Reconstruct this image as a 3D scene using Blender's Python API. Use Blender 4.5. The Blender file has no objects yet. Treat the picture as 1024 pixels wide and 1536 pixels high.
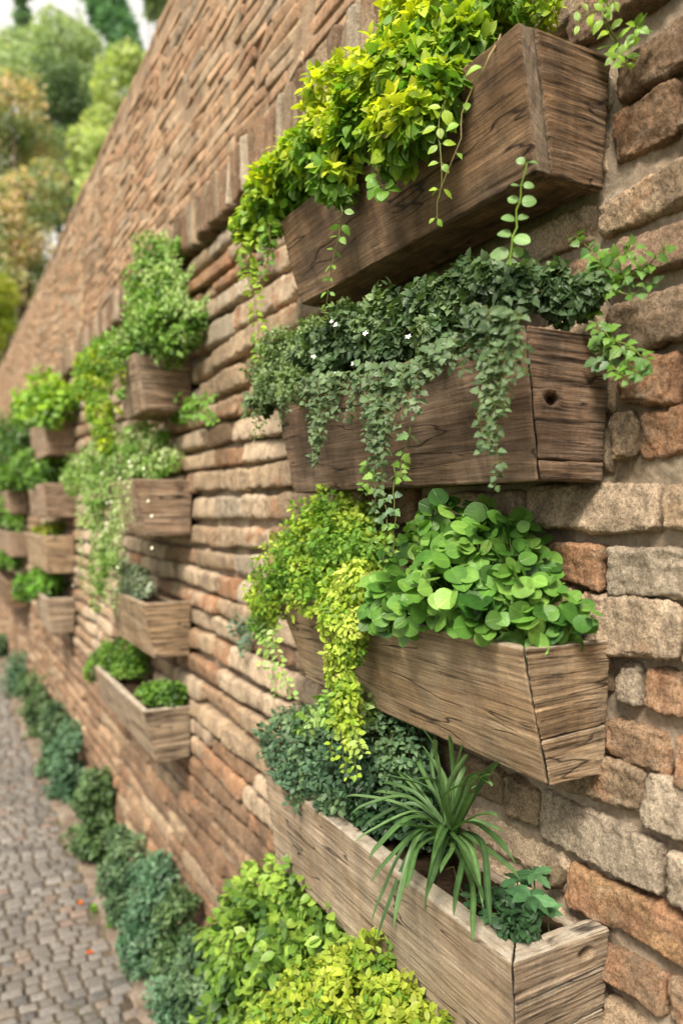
import bpy, math, random
import numpy as np
from mathutils import Vector

R = math.radians
SC = bpy.context.scene
COL = SC.collection
rnd = random.Random(7)
rng = np.random.default_rng(7)

# ------------------------------------------------------------------ camera, sky, sun, exposure
CAM_Z = 1.88
YAW = 28.14
FPX = 1144.0
cam_d = bpy.data.cameras.new("camera")
cam = bpy.data.objects.new("camera", cam_d)
COL.objects.link(cam)
cam.location = (0, 0, CAM_Z)
cam.rotation_euler = (R(90), 0, R(-YAW))
cam_d.sensor_fit = 'VERTICAL'
cam_d.sensor_height = 36
cam_d.lens = FPX / 1536 * 36
cam_d.clip_start = 0.02
cam_d.clip_end = 500
cam_d.dof.use_dof = True
cam_d.dof.focus_distance = 1.22
cam_d.dof.aperture_fstop = 2.5
SC.camera = cam

W = bpy.data.worlds.new("World")
SC.world = W
W.use_nodes = True
nt = W.node_tree
bg = nt.nodes["Background"]
sky = nt.nodes.new("ShaderNodeTexSky")
sky.sky_type = 'NISHITA'
sky.sun_disc = False
sky.sun_elevation = R(46)
sky.sun_rotation = R(231)
sky.dust_density = 3.0
sky.air_density = 1.0
hs = nt.nodes.new("ShaderNodeHueSaturation")
hs.inputs["Saturation"].default_value = 0.22      # thin overcast: the blue is mostly washed out
nt.links.new(sky.outputs[0], hs.inputs["Color"])
# bright milky haze low over the horizon, thinning towards the zenith
wtc = nt.nodes.new("ShaderNodeTexCoord")
wsp = nt.nodes.new("ShaderNodeSeparateXYZ")
nt.links.new(wtc.outputs["Generated"], wsp.inputs[0])
wmr = nt.nodes.new("ShaderNodeMapRange")
wmr.interpolation_type = 'SMOOTHSTEP'
for k_, v_ in (("From Min", .82), ("From Max", .50), ("To Min", 0.), ("To Max", .9)):
    wmr.inputs[k_].default_value = v_
nt.links.new(wsp.outputs[2], wmr.inputs["Value"])
wmx = nt.nodes.new("ShaderNodeMix")
wmx.data_type = 'RGBA'
nt.links.new(wmr.outputs[0], wmx.inputs[0])
nt.links.new(hs.outputs[0], wmx.inputs[6])
wmx.inputs[7].default_value = (5.3, 5.1, 4.7, 1)
nt.links.new(wmx.outputs[2], bg.inputs["Color"])
bg.inputs["Strength"].default_value = 0.15

sun_d = bpy.data.lights.new("sun", 'SUN')
sun = bpy.data.objects.new("sun", sun_d)
COL.objects.link(sun)
sun_d.energy = 4.4
sun_d.angle = R(18)
sun_d.color = (1.0, 0.90, 0.75)
to_sun = Vector((-0.52, -0.50, 0.80)).normalized()
sun.rotation_euler = to_sun.to_track_quat('Z', 'Y').to_euler()

SC.view_settings.view_transform = 'Standard'
SC.view_settings.look = 'None'
SC.view_settings.gamma = 1
SC.view_settings.exposure = 0.58
SC.cycles.use_denoising = True
SC.cycles.max_bounces = 6
SC.cycles.diffuse_bounces = 3
SC.cycles.glossy_bounces = 2
SC.cycles.transmission_bounces = 4
SC.cycles.use_adaptive_sampling = True
SC.cycles.adaptive_threshold = 0.02

# ------------------------------------------------------------------ helpers
WX = 0.85            # wall face, metres to the right of the lens
SA, CA = math.sin(R(YAW)), math.cos(R(YAW))


def at(px, py, lat):
    """survey: the point of the vertical plane x = lat that the photograph shows at (px, py)"""
    u = (px - 512) / FPX
    v = (768 - py) / FPX
    t = lat / (SA + u * CA)
    return np.array([lat, t * (CA - u * SA), CAM_Z + t * v])


def depth(p):
    return p[0] * SA + p[1] * CA


_perm = np.random.default_rng(3).permutation(256)
_perm = np.concatenate([_perm, _perm, _perm])
_grad = np.random.default_rng(4).normal(size=(256, 3))
_grad /= np.linalg.norm(_grad, axis=1)[:, None]


def pn(p):
    p = np.asarray(p, float)
    i = np.floor(p).astype(int)
    f = p - i
    i &= 255
    w = f * f * f * (f * (f * 6 - 15) + 10)
    out = 0
    for dx in (0, 1):
        wx = w[:, 0] if dx else 1 - w[:, 0]
        for dy in (0, 1):
            wy = w[:, 1] if dy else 1 - w[:, 1]
            for dz in (0, 1):
                wz = w[:, 2] if dz else 1 - w[:, 2]
                h = _perm[_perm[_perm[(i[:, 0] + dx) & 255] + ((i[:, 1] + dy) & 255)] + ((i[:, 2] + dz) & 255)]
                g = _grad[h]
                out = out + wx * wy * wz * (g[:, 0] * (f[:, 0] - dx) + g[:, 1] * (f[:, 1] - dy) + g[:, 2] * (f[:, 2] - dz))
    return out * 1.5


def fbm(p, o=3):
    r = 0
    a = 1
    for k in range(o):
        r = r + a * pn(p * 2 ** k + 17.3 * k)
        a *= .5
    return r


class Geo:
    """collects vertices, faces, colours and uvs and links them as ONE mesh object"""

    def __init__(self):
        self.v, self.l, self.s, self.c, self.u, self.n = [], [], [], [], [], 0

    def add(self, V, loops, sizes, col=(1, 1, 1, 1), uv=None):
        V = np.asarray(V, float)
        n = len(V)
        self.v.append(V)
        self.l.append(np.asarray(loops, int).ravel() + self.n)
        self.s.append(np.asarray(sizes, int).ravel())
        c = np.asarray(col, float)
        if c.ndim == 1:
            c = np.tile(c, (n, 1))
        if c.shape[1] == 3:
            c = np.hstack([c, np.ones((n, 1))])
        self.c.append(c)
        self.u.append(np.zeros((n, 2)) if uv is None else uv)
        self.n += n

    def quads(self, V, Q, col=(1, 1, 1, 1), uv=None):
        self.add(V, Q, np.full(len(Q), 4), col, uv)

    def build(self, name, mat, parent=None, loc=(0, 0, 0), smooth=True, scale_origin=None):
        me = bpy.data.meshes.new(name)
        V = np.concatenate(self.v)
        loops = np.concatenate(self.l)
        sizes = np.concatenate(self.s)
        o3 = np.array(loc if parent is None else tuple(parent.location), float)
        V = V - o3
        me.vertices.add(len(V))
        me.vertices.foreach_set("co", V.astype(np.float32).ravel())
        me.loops.add(len(loops))
        me.loops.foreach_set("vertex_index", loops.astype(np.int32))
        me.polygons.add(len(sizes))
        st = np.concatenate([[0], np.cumsum(sizes)[:-1]])
        me.polygons.foreach_set("loop_start", st.astype(np.int32))
        me.polygons.foreach_set("use_smooth", np.full(len(sizes), smooth))
        me.update(calc_edges=True)
        a = me.color_attributes.new("Col", 'FLOAT_COLOR', 'POINT')
        a.data.foreach_set("color", np.concatenate(self.c).astype(np.float32).ravel())
        uvl = me.uv_layers.new(name="UVMap")
        uvl.data.foreach_set("uv", np.concatenate(self.u)[loops].astype(np.float32).ravel())
        me.materials.append(mat)
        me.validate()
        o = bpy.data.objects.new(name, me)
        COL.objects.link(o)
        if parent is None:
            o.location = loc
        else:
            o.parent = parent
        return o


def tag(o, label=None, cat=None, group=None, kind=None):
    if label: o["label"] = label
    if cat: o["category"] = cat
    if group: o["group"] = group
    if kind: o["kind"] = kind
    return o


def empty(name, loc, label, cat, group=None):
    o = bpy.data.objects.new(name, None)
    o.empty_display_size = .05
    COL.objects.link(o)
    o.location = tuple(float(a) for a in loc)
    return tag(o, label, cat, group)


# rounded box lattice -------------------------------------------------
_lat = {}


def lattice(n):
    if n in _lat: return _lat[n]
    idx, quads = {}, []
    P = []

    def vid(t):
        if t not in idx:
            idx[t] = len(P)
            P.append(t)
        return idx[t]
    for ax in range(3):
        a, b = (ax + 1) % 3, (ax + 2) % 3
        for side in (0, n[ax]):
            for i in range(n[a]):
                for j in range(n[b]):
                    q = []
                    for (di, dj) in ((0, 0), (1, 0), (1, 1), (0, 1)):
                        t = [0, 0, 0]
                        t[ax], t[a], t[b] = side, i + di, j + dj
                        q.append(vid(tuple(t)))
                    if side == 0: q = q[::-1]
                    quads.append(q)
    P = np.array(P, float) / np.array(n) * 2 - 1
    P = np.sin(P * math.pi / 2) * .45 + P * .55
    _lat[n] = (P, np.array(quads))
    return _lat[n]


def rbox(dims, r, n):
    P, Q = lattice(tuple(n))
    half = np.array(dims) / 2
    r = min(r, half.min() * .98)
    X = P * half
    inn = np.clip(X, -(half - r), half - r)
    d = X - inn
    nn = d / np.maximum(np.linalg.norm(d, axis=1)[:, None], 1e-9)
    return inn + nn * r, nn, Q


def tube(g, pts, rad, seg=5, col=(1, 1, 1, 1)):
    pts = np.asarray(pts, float)
    n = len(pts)
    rad = np.broadcast_to(np.asarray(rad, float), (n,))
    T = np.gradient(pts, axis=0)
    T /= np.maximum(np.linalg.norm(T, axis=1)[:, None], 1e-9)
    ref = np.array([.31, .2, .93]) if abs(T[0, 2]) < .8 else np.array([.9, .3, .1])
    A = np.cross(T, ref)
    A /= np.maximum(np.linalg.norm(A, axis=1)[:, None], 1e-9)
    B = np.cross(T, A)
    V = []
    for k in range(seg):
        a = 2 * math.pi * k / seg
        V.append(pts + (A * math.cos(a) + B * math.sin(a)) * rad[:, None])
    V = np.stack(V, 1).reshape(-1, 3)
    Q = []
    for i in range(n - 1):
        for k in range(seg):
            Q.append((i * seg + k, i * seg + (k + 1) % seg, (i + 1) * seg + (k + 1) % seg, (i + 1) * seg + k))
    uv = np.stack([np.repeat(np.arange(n), seg) / n, np.tile(np.arange(seg), n) / seg], 1)
    g.quads(V, np.array(Q), col, uv)


def smooth_path(pts, m):
    pts = np.asarray(pts, float)
    t = np.linspace(0, len(pts) - 1, m)
    out = []
    P = np.vstack([2 * pts[0] - pts[1], pts, 2 * pts[-1] - pts[-2]])
    for x in t:
        i = min(int(x), len(pts) - 2)
        f = x - i
        p0, p1, p2, p3 = P[i], P[i + 1], P[i + 2], P[i + 3]
        out.append(.5 * ((2 * p1) + (p2 - p0) * f + (2 * p0 - 5 * p1 + 4 * p2 - p3) * f * f + (3 * p1 - p0 - 3 * p2 + p3) * f ** 3))
    return np.array(out)


# leaf templates ------------------------------------------------------
def template(st, w, fold=.25):
    V, UV, S, L, Rr = [], [], [], [], []
    mw = max(w)
    for t, x in zip(st, w):
        S.append(len(V)); V.append((t, 0, 0)); UV.append((t, .5))
        if x > 0:
            L.append(len(V)); V.append((t, x, fold * x)); UV.append((t, .5 + .5 * x / mw))
            Rr.append(len(V)); V.append((t, -x, fold * x)); UV.append((t, .5 - .5 * x / mw))
        else:
            L.append(None); Rr.append(None)
    lo, sz = [], []
    for i in range(len(st) - 1):
        for side, flip in ((L, 0), (Rr, 1)):
            f = [S[i], S[i + 1], side[i + 1], side[i]]
            f = [q for q in f if q is not None]
            if flip: f = f[::-1]
            if len(f) > 2:
                lo += f
                sz.append(len(f))
    return np.array(V, float), np.array(UV, float), lo, sz


T_OVAL = template([0, .28, .65, 1], [0, .27, .25, 0], .3)
T_OVAL2 = template([0, .12, .35, .6, .82, 1], [0, .17, .31, .29, .16, 0], .28)
T_ROUND = template([-.03, .03, .14, .3, .5, .7, .86, .95, 1.0], [.16, .30, .43, .51, .53, .46, .31, .16, 0], .14)
T_IVY = template([-.05, .08, .22, .36, .5, .66, .85, 1], [.18, .34, .5, .29, .36, .25, .1, 0], .2)
T_TINY = template([0, .5, 1], [0, .3, 0], .3)
T_LOBE = template([0, .12, .3, .42, .55, .68, .82, 1], [0, .1, .2, .17, .27, .2, .16, 0], .25)


def unit(v):
    return v / np.maximum(np.linalg.norm(v, axis=-1, keepdims=True), 1e-9)


def leaves(g, tpl, pos, fwd, nrm, size, col, bend=.25):
    V, UV, lo, sz = tpl
    N = len(pos)
    fwd = unit(fwd)
    nrm = nrm - (nrm * fwd).sum(1, keepdims=True) * fwd
    nrm = unit(nrm)
    sd = np.cross(nrm, fwd)
    size = np.broadcast_to(size, (N,))
    b = bend * rng.uniform(.2, 1.7, N)
    asp = rng.uniform(.85, 1.15, N)
    x = V[None, :, 0] + 0 * b[:, None]
    y = V[None, :, 1] * asp[:, None]
    cup = rng.uniform(-.4, 1.6, N)
    z = V[None, :, 2] * cup[:, None] - b[:, None] * V[None, :, 0] ** 2
    P = pos[:, None, :] + size[:, None, None] * (x[..., None] * fwd[:, None] + y[..., None] * sd[:, None] + z[..., None] * nrm[:, None])
    k = len(V)
    loops = (np.array(lo)[None] + (np.arange(N) * k)[:, None]).ravel()
    C = np.repeat(col, k, axis=0)
    g.add(P.reshape(-1, 3), loops, np.tile(sz, N), C, np.tile(UV, (N, 1)))


def balls_from_px(spec):
    out = []
    for (px, py, lat, r) in spec:
        c = at(px, py, lat)
        out.append((c, r * depth(c) / FPX))
    return out


def mass_points(balls, n, inner=.55, clump=.3, freq=9., keep=None):
    """points spread through the outer shell of a heap of balls, with a clumpy uneven outline"""
    C = np.array([b[0] for b in balls])
    Rd = np.array([b[1] for b in balls])
    w = Rd ** 2
    P, O = [], []
    got = 0
    tries = 0
    while got < n and tries < 12:
        tries += 1
        m = int((n - got) * 1.8) + 20
        k = rng.choice(len(balls), m, p=w / w.sum())
        d = unit(rng.normal(size=(m, 3)))
        rr = Rd[k] * (inner + (1.03 - inner) * rng.random(m) ** .6)
        p = C[k] + d * rr[:, None]
        nz = pn(p * freq / .15 * .15 + 5.1)
        p = p + d * (Rd[k] * clump * nz)[:, None]
        dist = np.linalg.norm(p[:, None] - C[None], axis=2) / Rd[None]
        ok = dist.min(1) > inner * .8
        if keep is not None: ok &= keep(p)
        # gaps
        ok &= (pn(p * freq * 2.2 + 40) > -.42)
        P.append(p[ok]); O.append(d[ok])
        got += ok.sum()
    P = np.concatenate(P)[:n]
    O = np.concatenate(O)[:n]
    return P, O


def palette(P, cols, freq=14., jitter=.18, bias=None):
    """per-leaf pigment: blends a list of colours by clump noise"""
    cols = np.array(cols)
    t = .5 + .75 * pn(P * freq + 9) + rng.normal(0, .16, len(P))
    if bias is not None: t = t + bias
    t = np.clip(t, 0, .999) * (len(cols) - 1)
    i = t.astype(int)
    f = (t - i)[:, None]
    c = cols[i] * (1 - f) + cols[np.minimum(i + 1, len(cols) - 1)] * f
    return np.clip(c * (1 + rng.normal(0, jitter, (len(P), 1))), .004, .95)


def wall_keep(front=None, rim=None, y0=None, y1=None):
    def k(p):
        ok = p[:, 0] < WX - .012
        if rim is not None:
            inside = (p[:, 0] > front - .004) & (p[:, 2] < rim + .004)
            if y0 is not None: inside &= (p[:, 1] > y0 - .01) & (p[:, 1] < y1 + .01)
            ok &= ~inside
        return ok
    return k


def foliage(name, parent, balls, n, tpl, size, cols, mat, keep=None, clump=.3, freq=9., up=.5, hang=.5,
            bend=.3, bias_z=0., inner=.55, szvar=.3, sticks=20):
    P, O = mass_points(balls, n, inner=inner, clump=clump, freq=freq, keep=keep)
    N = len(P)
    z = np.array([0, 0, 1.])
    nrm = unit(O * .9 + z * up + rng.normal(0, .38, (N, 3)) + np.array([-.25, -.15, 0]))
    fwd = unit(O * .5 - z * hang + rng.normal(0, .55, (N, 3)))
    zc = np.array([b[0][2] for b in balls])
    bias = bias_z * O[:, 2] if bias_z else None
    C = palette(P, cols, bias=bias)
    g = Geo()
    s = size * rng.uniform(1 - szvar, 1 + szvar, N)
    leaves(g, tpl, P, fwd, nrm, s, C, bend)
    f = g.build(name, mat, parent)
    if sticks:
        g = Geo()
        base = np.array(parent.location)
        left = [q[0] for q in balls]
        cur = base
        done_ = [base]
        while left:           # woody stems joining the heap to its root
            dm = [min(np.linalg.norm(q - d_) for d_ in done_) for q in left]
            q = left.pop(int(np.argmin(dm)))
            s_ = min(done_, key=lambda d_: np.linalg.norm(q - d_))
            tube(g, smooth_path([s_, (s_ + q) / 2 + rng.normal(0, .05, 3) * np.linalg.norm(q - s_), q], 6), size * .085, 5, (.12, .11, .04, 1))
            done_.append(q)
        for k in range(sticks):
            b = balls[rng.integers(len(balls))]
            e = P[rng.integers(N)]
            b = balls[int(np.argmin([np.linalg.norm(q[0] - e) for q in balls]))]
            s0 = b[0]
            mid = (s0 + e) / 2 + rng.normal(0, .10, 3) * np.linalg.norm(e - s0)
            tube(g, smooth_path([s0, mid, e], 7), np.linspace(size * .075, size * .03, 7), 4, (.10, .11, .035, 1))
        g.build("stems", MAT['stem'], parent)
    return f


# ------------------------------------------------------------------ materials
MAT = {}


class NB:
    def __init__(self, name):
        self.m = bpy.data.materials.new(name)
        self.m.use_nodes = True
        self.t = self.m.node_tree
        self.p = self.t.nodes["Principled BSDF"]
        self.out = self.t.nodes["Material Output"]

    def n(self, kind, **kw):
        nd = self.t.nodes.new(kind)
        for k, v in kw.items():
            if k in nd.inputs: self.set(nd, k, v)
            else: setattr(nd, k, v)
        return nd

    def set(self, nd, k, v):
        if isinstance(v, bpy.types.NodeSocket): self.t.links.new(v, nd.inputs[k])
        else: nd.inputs[k].default_value = v

    def noise(self, vec, scale, detail=5, rough=.55, dist=0.):
        nd = self.n("ShaderNodeTexNoise")
        nd.inputs["Scale"].default_value = scale
        nd.inputs["Detail"].default_value = detail
        nd.inputs["Roughness"].default_value = rough
        nd.inputs["Distortion"].default_value = dist
        self.t.links.new(vec, nd.inputs["Vector"])
        return nd.outputs["Fac"]

    def vor(self, vec, scale, feat='F1'):
        nd = self.n("ShaderNodeTexVoronoi", feature=feat)
        nd.inputs["Scale"].default_value = scale
        self.t.links.new(vec, nd.inputs["Vector"])
        return nd.outputs["Distance"]

    def map(self, vec, scale, loc=(0, 0, 0)):
        nd = self.n("ShaderNodeMapping")
        nd.inputs["Scale"].default_value = scale
        nd.inputs["Location"].default_value = loc
        self.t.links.new(vec, nd.inputs["Vector"])
        return nd.outputs[0]

    def ramp(self, fac, stops):
        nd = self.n("ShaderNodeValToRGB")
        cr = nd.color_ramp
        while len(cr.elements) < len(stops): cr.elements.new(.5)
        for e, (p, c) in zip(cr.elements, stops):
            e.position = p
            e.color = (c, c, c, 1) if isinstance(c, (int, float)) else (*c, 1)
        self.t.links.new(fac, nd.inputs["Fac"])
        return nd.outputs[0]

    def mix(self, fac, a, b, blend='MIX'):
        nd = self.n("ShaderNodeMix", data_type='RGBA', blend_type=blend)
        for i, v in ((0, fac), (6, a), (7, b)):
            if isinstance(v, bpy.types.NodeSocket): self.t.links.new(v, nd.inputs[i])
            elif isinstance(v, (int, float)): nd.inputs[i].default_value = v if i == 0 else (v, v, v, 1)
            else: nd.inputs[i].default_value = (*v, 1)
        return nd.outputs[2]

    def math(self, op, a, b=0.):
        nd = self.n("ShaderNodeMath", operation=op)
        for i, v in ((0, a), (1, b)):
            if isinstance(v, bpy.types.NodeSocket): self.t.links.new(v, nd.inputs[i])
            else: nd.inputs[i].default_value = v
        return nd.outputs[0]

    def bump(self, h, dist, strength=1., prev=None):
        nd = self.n("ShaderNodeBump")
        nd.inputs["Strength"].default_value = strength
        nd.inputs["Distance"].default_value = dist
        self.t.links.new(h, nd.inputs["Height"])
        if prev is not None: self.t.links.new(prev, nd.inputs["Normal"])
        return nd.outputs[0]

    def done(self, col, rough, normal=None, spec=.3):
        self.set(self.p, "Base Color", col if isinstance(col, bpy.types.NodeSocket) else (*col, 1))
        self.set(self.p, "Roughness", rough)
        self.p.inputs["Specular IOR Level"].default_value = spec
        if normal is not None: self.t.links.new(normal, self.p.inputs["Normal"])
        return self.m


def attr(b, name="Col"):
    nd = b.n("ShaderNodeAttribute")
    nd.attribute_name = name
    return nd


def leaf_mat(name, transl=.35, rough=.42, vein=.35, spec=.35):
    b = NB(name)
    a = attr(b)
    uv = b.n("ShaderNodeUVMap")
    sep = b.n("ShaderNodeSeparateXYZ")
    b.t.links.new(uv.outputs[0], sep.inputs[0])
    off = b.math('ABSOLUTE', b.math('SUBTRACT', sep.outputs[1], .5))
    mid = b.ramp(off, [(0.0, 1.0), (.07, 0.0)])
    # side veins
    k = b.math('ADD', b.math('MULTIPLY', sep.outputs[0], 30.), b.math('MULTIPLY', off, -22.))
    vv = b.ramp(b.math('SINE', k), [(.78, 0.), (1., 1.)])
    v = b.math('MAXIMUM', mid, b.math('MULTIPLY', vv, .45))
    tc = b.n("ShaderNodeTexCoord")
    ns = b.noise(tc.outputs["Object"], 55, 3)
    base = b.mix(1.0, a.outputs["Color"], b.ramp(ns, [(.25, .72), (.75, 1.25)]), 'MULTIPLY')
    light = b.mix(1.0, base, (1.7, 1.55, 1.6), 'MULTIPLY')
    col = b.mix(b.math('MULTIPLY', v, vein), base, light)
    nrm = b.bump(b.math('ADD', v, b.math('MULTIPLY', ns, .6)), .0008, .5)
    b.done(col, rough, nrm, spec)
    tr = b.n("ShaderNodeBsdfTranslucent")
    tcol = b.mix(1.0, col, (1.15, 1.25, .55), 'MULTIPLY')
    b.t.links.new(tcol, tr.inputs["Color"])
    ms = b.n("ShaderNodeMixShader")
    ms.inputs[0].default_value = transl
    b.t.links.new(b.p.outputs[0], ms.inputs[1])
    b.t.links.new(tr.outputs[0], ms.inputs[2])
    b.t.links.new(ms.outputs[0], b.out.inputs[0])
    return b.m


MAT['leaf'] = leaf_mat("leaf_green", .32, .40)
MAT['leaf_gold'] = leaf_mat("leaf_golden", .42, .42, .25)
MAT['leaf_waxy'] = leaf_mat("leaf_waxy", .28, .40, .45, .32)
MAT['leaf_far'] = leaf_mat("leaf_far", .45, .5, .0, .2)

b = NB("stem")
a = attr(b)
MAT['stem'] = b.done(a.outputs["Color"], .6, None, .25)

b = NB("petal")
a = attr(b)
MAT['petal'] = b.done(a.outputs["Color"], .55, None, .2)

# weathered masonry: attribute colour per stone, alpha = how orange its fired face is
b = NB("weathered_masonry")
tc = b.n("ShaderNodeTexCoord")
oc = tc.outputs["Object"]
a = attr(b)
big = b.noise(oc, 13, 4, .55, .4)
med = b.noise(oc, 45, 6, .65)
fine = b.noise(oc, 190, 6, .7)
grit = b.noise(oc, 620, 3, .7)
pits = b.ramp(b.vor(oc, 150), [(.06, 0.), (.24, 1.)])
sel = b.ramp(b.noise(oc, 26, 2), [(.45, 0.), (.6, 1.)])
amt = b.math('ADD', big, b.math('SUBTRACT', a.outputs["Alpha"], .62))
orange = b.ramp(amt, [(.40, 0.), (.56, 1.)])
ocol = b.mix(b.ramp(med, [(.3, 0.), (.7, 1.)]), (.38, .19, .10), (.46, .275, .16))
base = b.mix(orange, a.outputs["Color"], ocol)
lime = b.ramp(b.noise(b.map(oc, (1, 1, 1.8), (3, 1, 7)), 20, 6, .7), [(.53, 0.), (.66, .75)])
base = b.mix(b.math('MULTIPLY', lime, .5), base, (.52, .44, .33))
streak = b.ramp(b.noise(b.map(oc, (1, 1, .22), (1, 2, 3)), 5, 5, .65), [(.40, .62), (.58, 1.)])
base = b.mix(.8, base, b.mix(1.0, base, streak, 'MULTIPLY'))
soot = b.ramp(b.noise(b.map(oc, (1, 1, .7), (13, 4, 7)), 17, 7, .72), [(.36, 1.), (.52, 0.)])
base = b.mix(b.math('MULTIPLY', soot, .55), base, (.085, .060, .042))
moss = b.ramp(b.noise(b.map(oc, (1, 1, 1), (5, 9, 2)), 8, 7, .75), [(.62, 0.), (.72, 1.)])
base = b.mix(b.math('MULTIPLY', moss, .4), base, (.10, .11, .035))
vmul = b.ramp(fine, [(.30, .42), (.5, 1.0), (.72, 1.45)])
base = b.mix(1.0, base, vmul, 'MULTIPLY')
base = b.mix(1.0, base, b.ramp(grit, [(.35, .55), (.65, 1.35)]), 'MULTIPLY')
base = b.mix(b.math('MULTIPLY', b.math('SUBTRACT', 1., pits), b.math('MULTIPLY', sel, .5)), base, (.07, .05, .035))
n1 = b.bump(med, .008, .8)
n2 = b.bump(fine, .0035, .9, n1)
n3 = b.bump(pits, .0018, .5, n2)
n4 = b.bump(grit, .0009, .8, n3)
MAT['stone'] = b.done(base, b.ramp(med, [(.3, .78), (.7, .95)]), n4, .22)

b = NB("lime_mortar")
tc = b.n("ShaderNodeTexCoord")
oc = tc.outputs["Object"]
big = b.noise(oc, 7, 5, .6)
fine = b.noise(oc, 120, 7, .7)
grit = b.noise(oc, 500, 3, .7)
base = b.ramp(big, [(.3, (.20, .145, .10)), (.5, (.33, .26, .19)), (.7, (.42, .35, .27))])
base = b.mix(1.0, base, b.ramp(fine, [(.3, .65), (.7, 1.25)]), 'MULTIPLY')
base = b.mix(b.ramp(b.noise(oc, 16, 6, .7), [(.60, 0.), (.72, .6)]), base, (.11, .12, .05))
n1 = b.bump(b.noise(oc, 40, 5, .6), .006, .7)
n2 = b.bump(fine, .003, .9, n1)
n3 = b.bump(grit, .001, .8, n2)
MAT['mortar'] = b.done(base, .93, n3, .15)


def wood_mat(name, dark, mid, pale, grey, greyamt=.45, dirt=.5, rimc=(.50, .42, .32)):
    b = NB(name)
    uv = b.n("ShaderNodeUVMap").outputs[0]
    tc = b.n("ShaderNodeTexCoord")
    oc = tc.outputs["Object"]
    wob = b.noise(b.map(uv, (3.5, 10, 1)), 1., 3, .5)
    cx = b.n("ShaderNodeCombineXYZ")
    b.t.links.new(b.math('MULTIPLY', wob, .012), cx.inputs[1])
    va = b.n("ShaderNodeVectorMath", operation='ADD')
    b.t.links.new(uv, va.inputs[0]); b.t.links.new(cx.outputs[0], va.inputs[1])
    w = va.outputs[0]
    g1 = b.noise(b.map(w, (6, 210, 1)), 1., 8, .72)
    g2 = b.noise(b.map(w, (9, 520, 1)), 1., 5, .7)
    g3 = b.noise(b.map(w, (1.6, 26, 1)), 1., 5, .6, .6)
    big = b.noise(oc, 9, 5, .6, .5)
    c = b.ramp(g3, [(.30, dark), (.48, mid), (.68, pale)])
    c = b.mix(1.0, c, b.ramp(g1, [(.34, .42), (.46, .9), (.66, 1.3)]), 'MULTIPLY')
    c = b.mix(1.0, c, b.ramp(g2, [(.34, .62), (.66, 1.32)]), 'MULTIPLY')
    gm = b.math('MULTIPLY', b.ramp(big, [(.38, 0.), (.62, 1.)]), greyamt)
    c = b.mix(gm, c, b.mix(1.0, grey, b.ramp(g1, [(.32, .4), (.5, .95), (.7, 1.25)]), 'MULTIPLY'))
    st = b.ramp(b.noise(b.map(oc, (1.3, 1.3, .45), (2, 5, 1)), 12, 6, .65), [(.38, 1.), (.55, 0.)])
    c = b.mix(b.math('MULTIPLY', st, dirt), c, (.045, .030, .020))
    g4 = b.noise(b.map(w, (4, 85, 1), (7, 3, 0)), 1., 6, .7)
    crack = b.ramp(g4, [(.33, 0.), (.385, 1.)])
    c = b.mix(b.math('MULTIPLY', b.math('SUBTRACT', 1., crack), .7), c, (.02, .014, .01))
    endg = b.mix(1.0, grey, b.ramp(b.noise(b.map(oc, (1, 1, .25)), 120, 6, .7), [(.3, .45), (.7, 1.2)]), 'MULTIPLY')
    sc_ = b.n('ShaderNodeSeparateColor')
    b.t.links.new(attr(b).outputs['Color'], sc_.inputs[0])
    c = b.mix(sc_.outputs[0], c, endg)
    bold = b.mix(1.0, c, b.ramp(b.noise(b.map(w, (4.5, 120, 1), (9, 4, 0)), 1., 7, .75), [(.38, .20), (.48, .8), (.62, 1.4)]), 'MULTIPLY')
    c = b.mix(sc_.outputs[2], c, bold)
    rim = b.math('MULTIPLY', sc_.outputs[1], b.ramp(b.noise(oc, 30, 5, .7), [(.35, .25), (.6, .95)]))
    c = b.mix(rim, c, b.mix(1.0, rimc, b.ramp(g2, [(.3, .7), (.7, 1.15)]), 'MULTIPLY'))
    cn = b.noise(b.map(w, (1.7, 13, 1), (4, 8, 0)), 1., 3, .5)
    line = b.ramp(b.math('ABSOLUTE', b.math('SUBTRACT', cn, .5)), [(.0, 1.), (.009, 0.)])
    line = b.math('MULTIPLY', line, b.ramp(b.noise(b.map(oc, (1, 1, 1), (8, 1, 4)), 11, 2), [(.44, 0.), (.52, 1.)]))
    line = b.math('MULTIPLY', line, b.math('SUBTRACT', 1., sc_.outputs[0]))
    c = b.mix(b.math('MULTIPLY', line, .9), c, (.015, .010, .008))
    fleck = b.ramp(b.noise(oc, 420, 4, .7), [(.35, .75), (.7, 1.2)])
    c = b.mix(1.0, c, fleck, 'MULTIPLY')
    n1 = b.bump(b.math('SUBTRACT', g3, b.math('MULTIPLY', line, .8)), .005, .7)
    n2 = b.bump(b.math('MULTIPLY', g1, crack), .0045, 1., n1)
    n3 = b.bump(g2, .0016, .9, n2)
    return b.done(c, b.ramp(g1, [(.3, .9), (.7, .68)]), n3, .25)


MAT['wood_brown'] = wood_mat("wood_brown", (.075, .043, .024), (.21, .125, .066), (.36, .225, .125), (.30, .23, .165), .35, .6, (.30, .22, .15))
MAT['wood_russet'] = wood_mat("wood_russet", (.08, .047, .030), (.215, .132, .083), (.37, .24, .155), (.32, .25, .19), .4, .6, (.32, .22, .14))
MAT['wood_tan'] = wood_mat("wood_tan", (.22, .140, .075), (.41, .275, .16), (.54, .385, .24), (.46, .38, .28), .40, .32)
MAT['wood_grey'] = wood_mat("wood_grey", (.22, .155, .10), (.40, .29, .19), (.54, .42, .30), (.48, .41, .32), .45, .3, (.60, .53, .43))
MAT['wood_rose'] = wood_mat("wood_rose", (.20, .125, .075), (.36, .24, .155), (.48, .345, .235), (.42, .34, .26), .45, .3)

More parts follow.
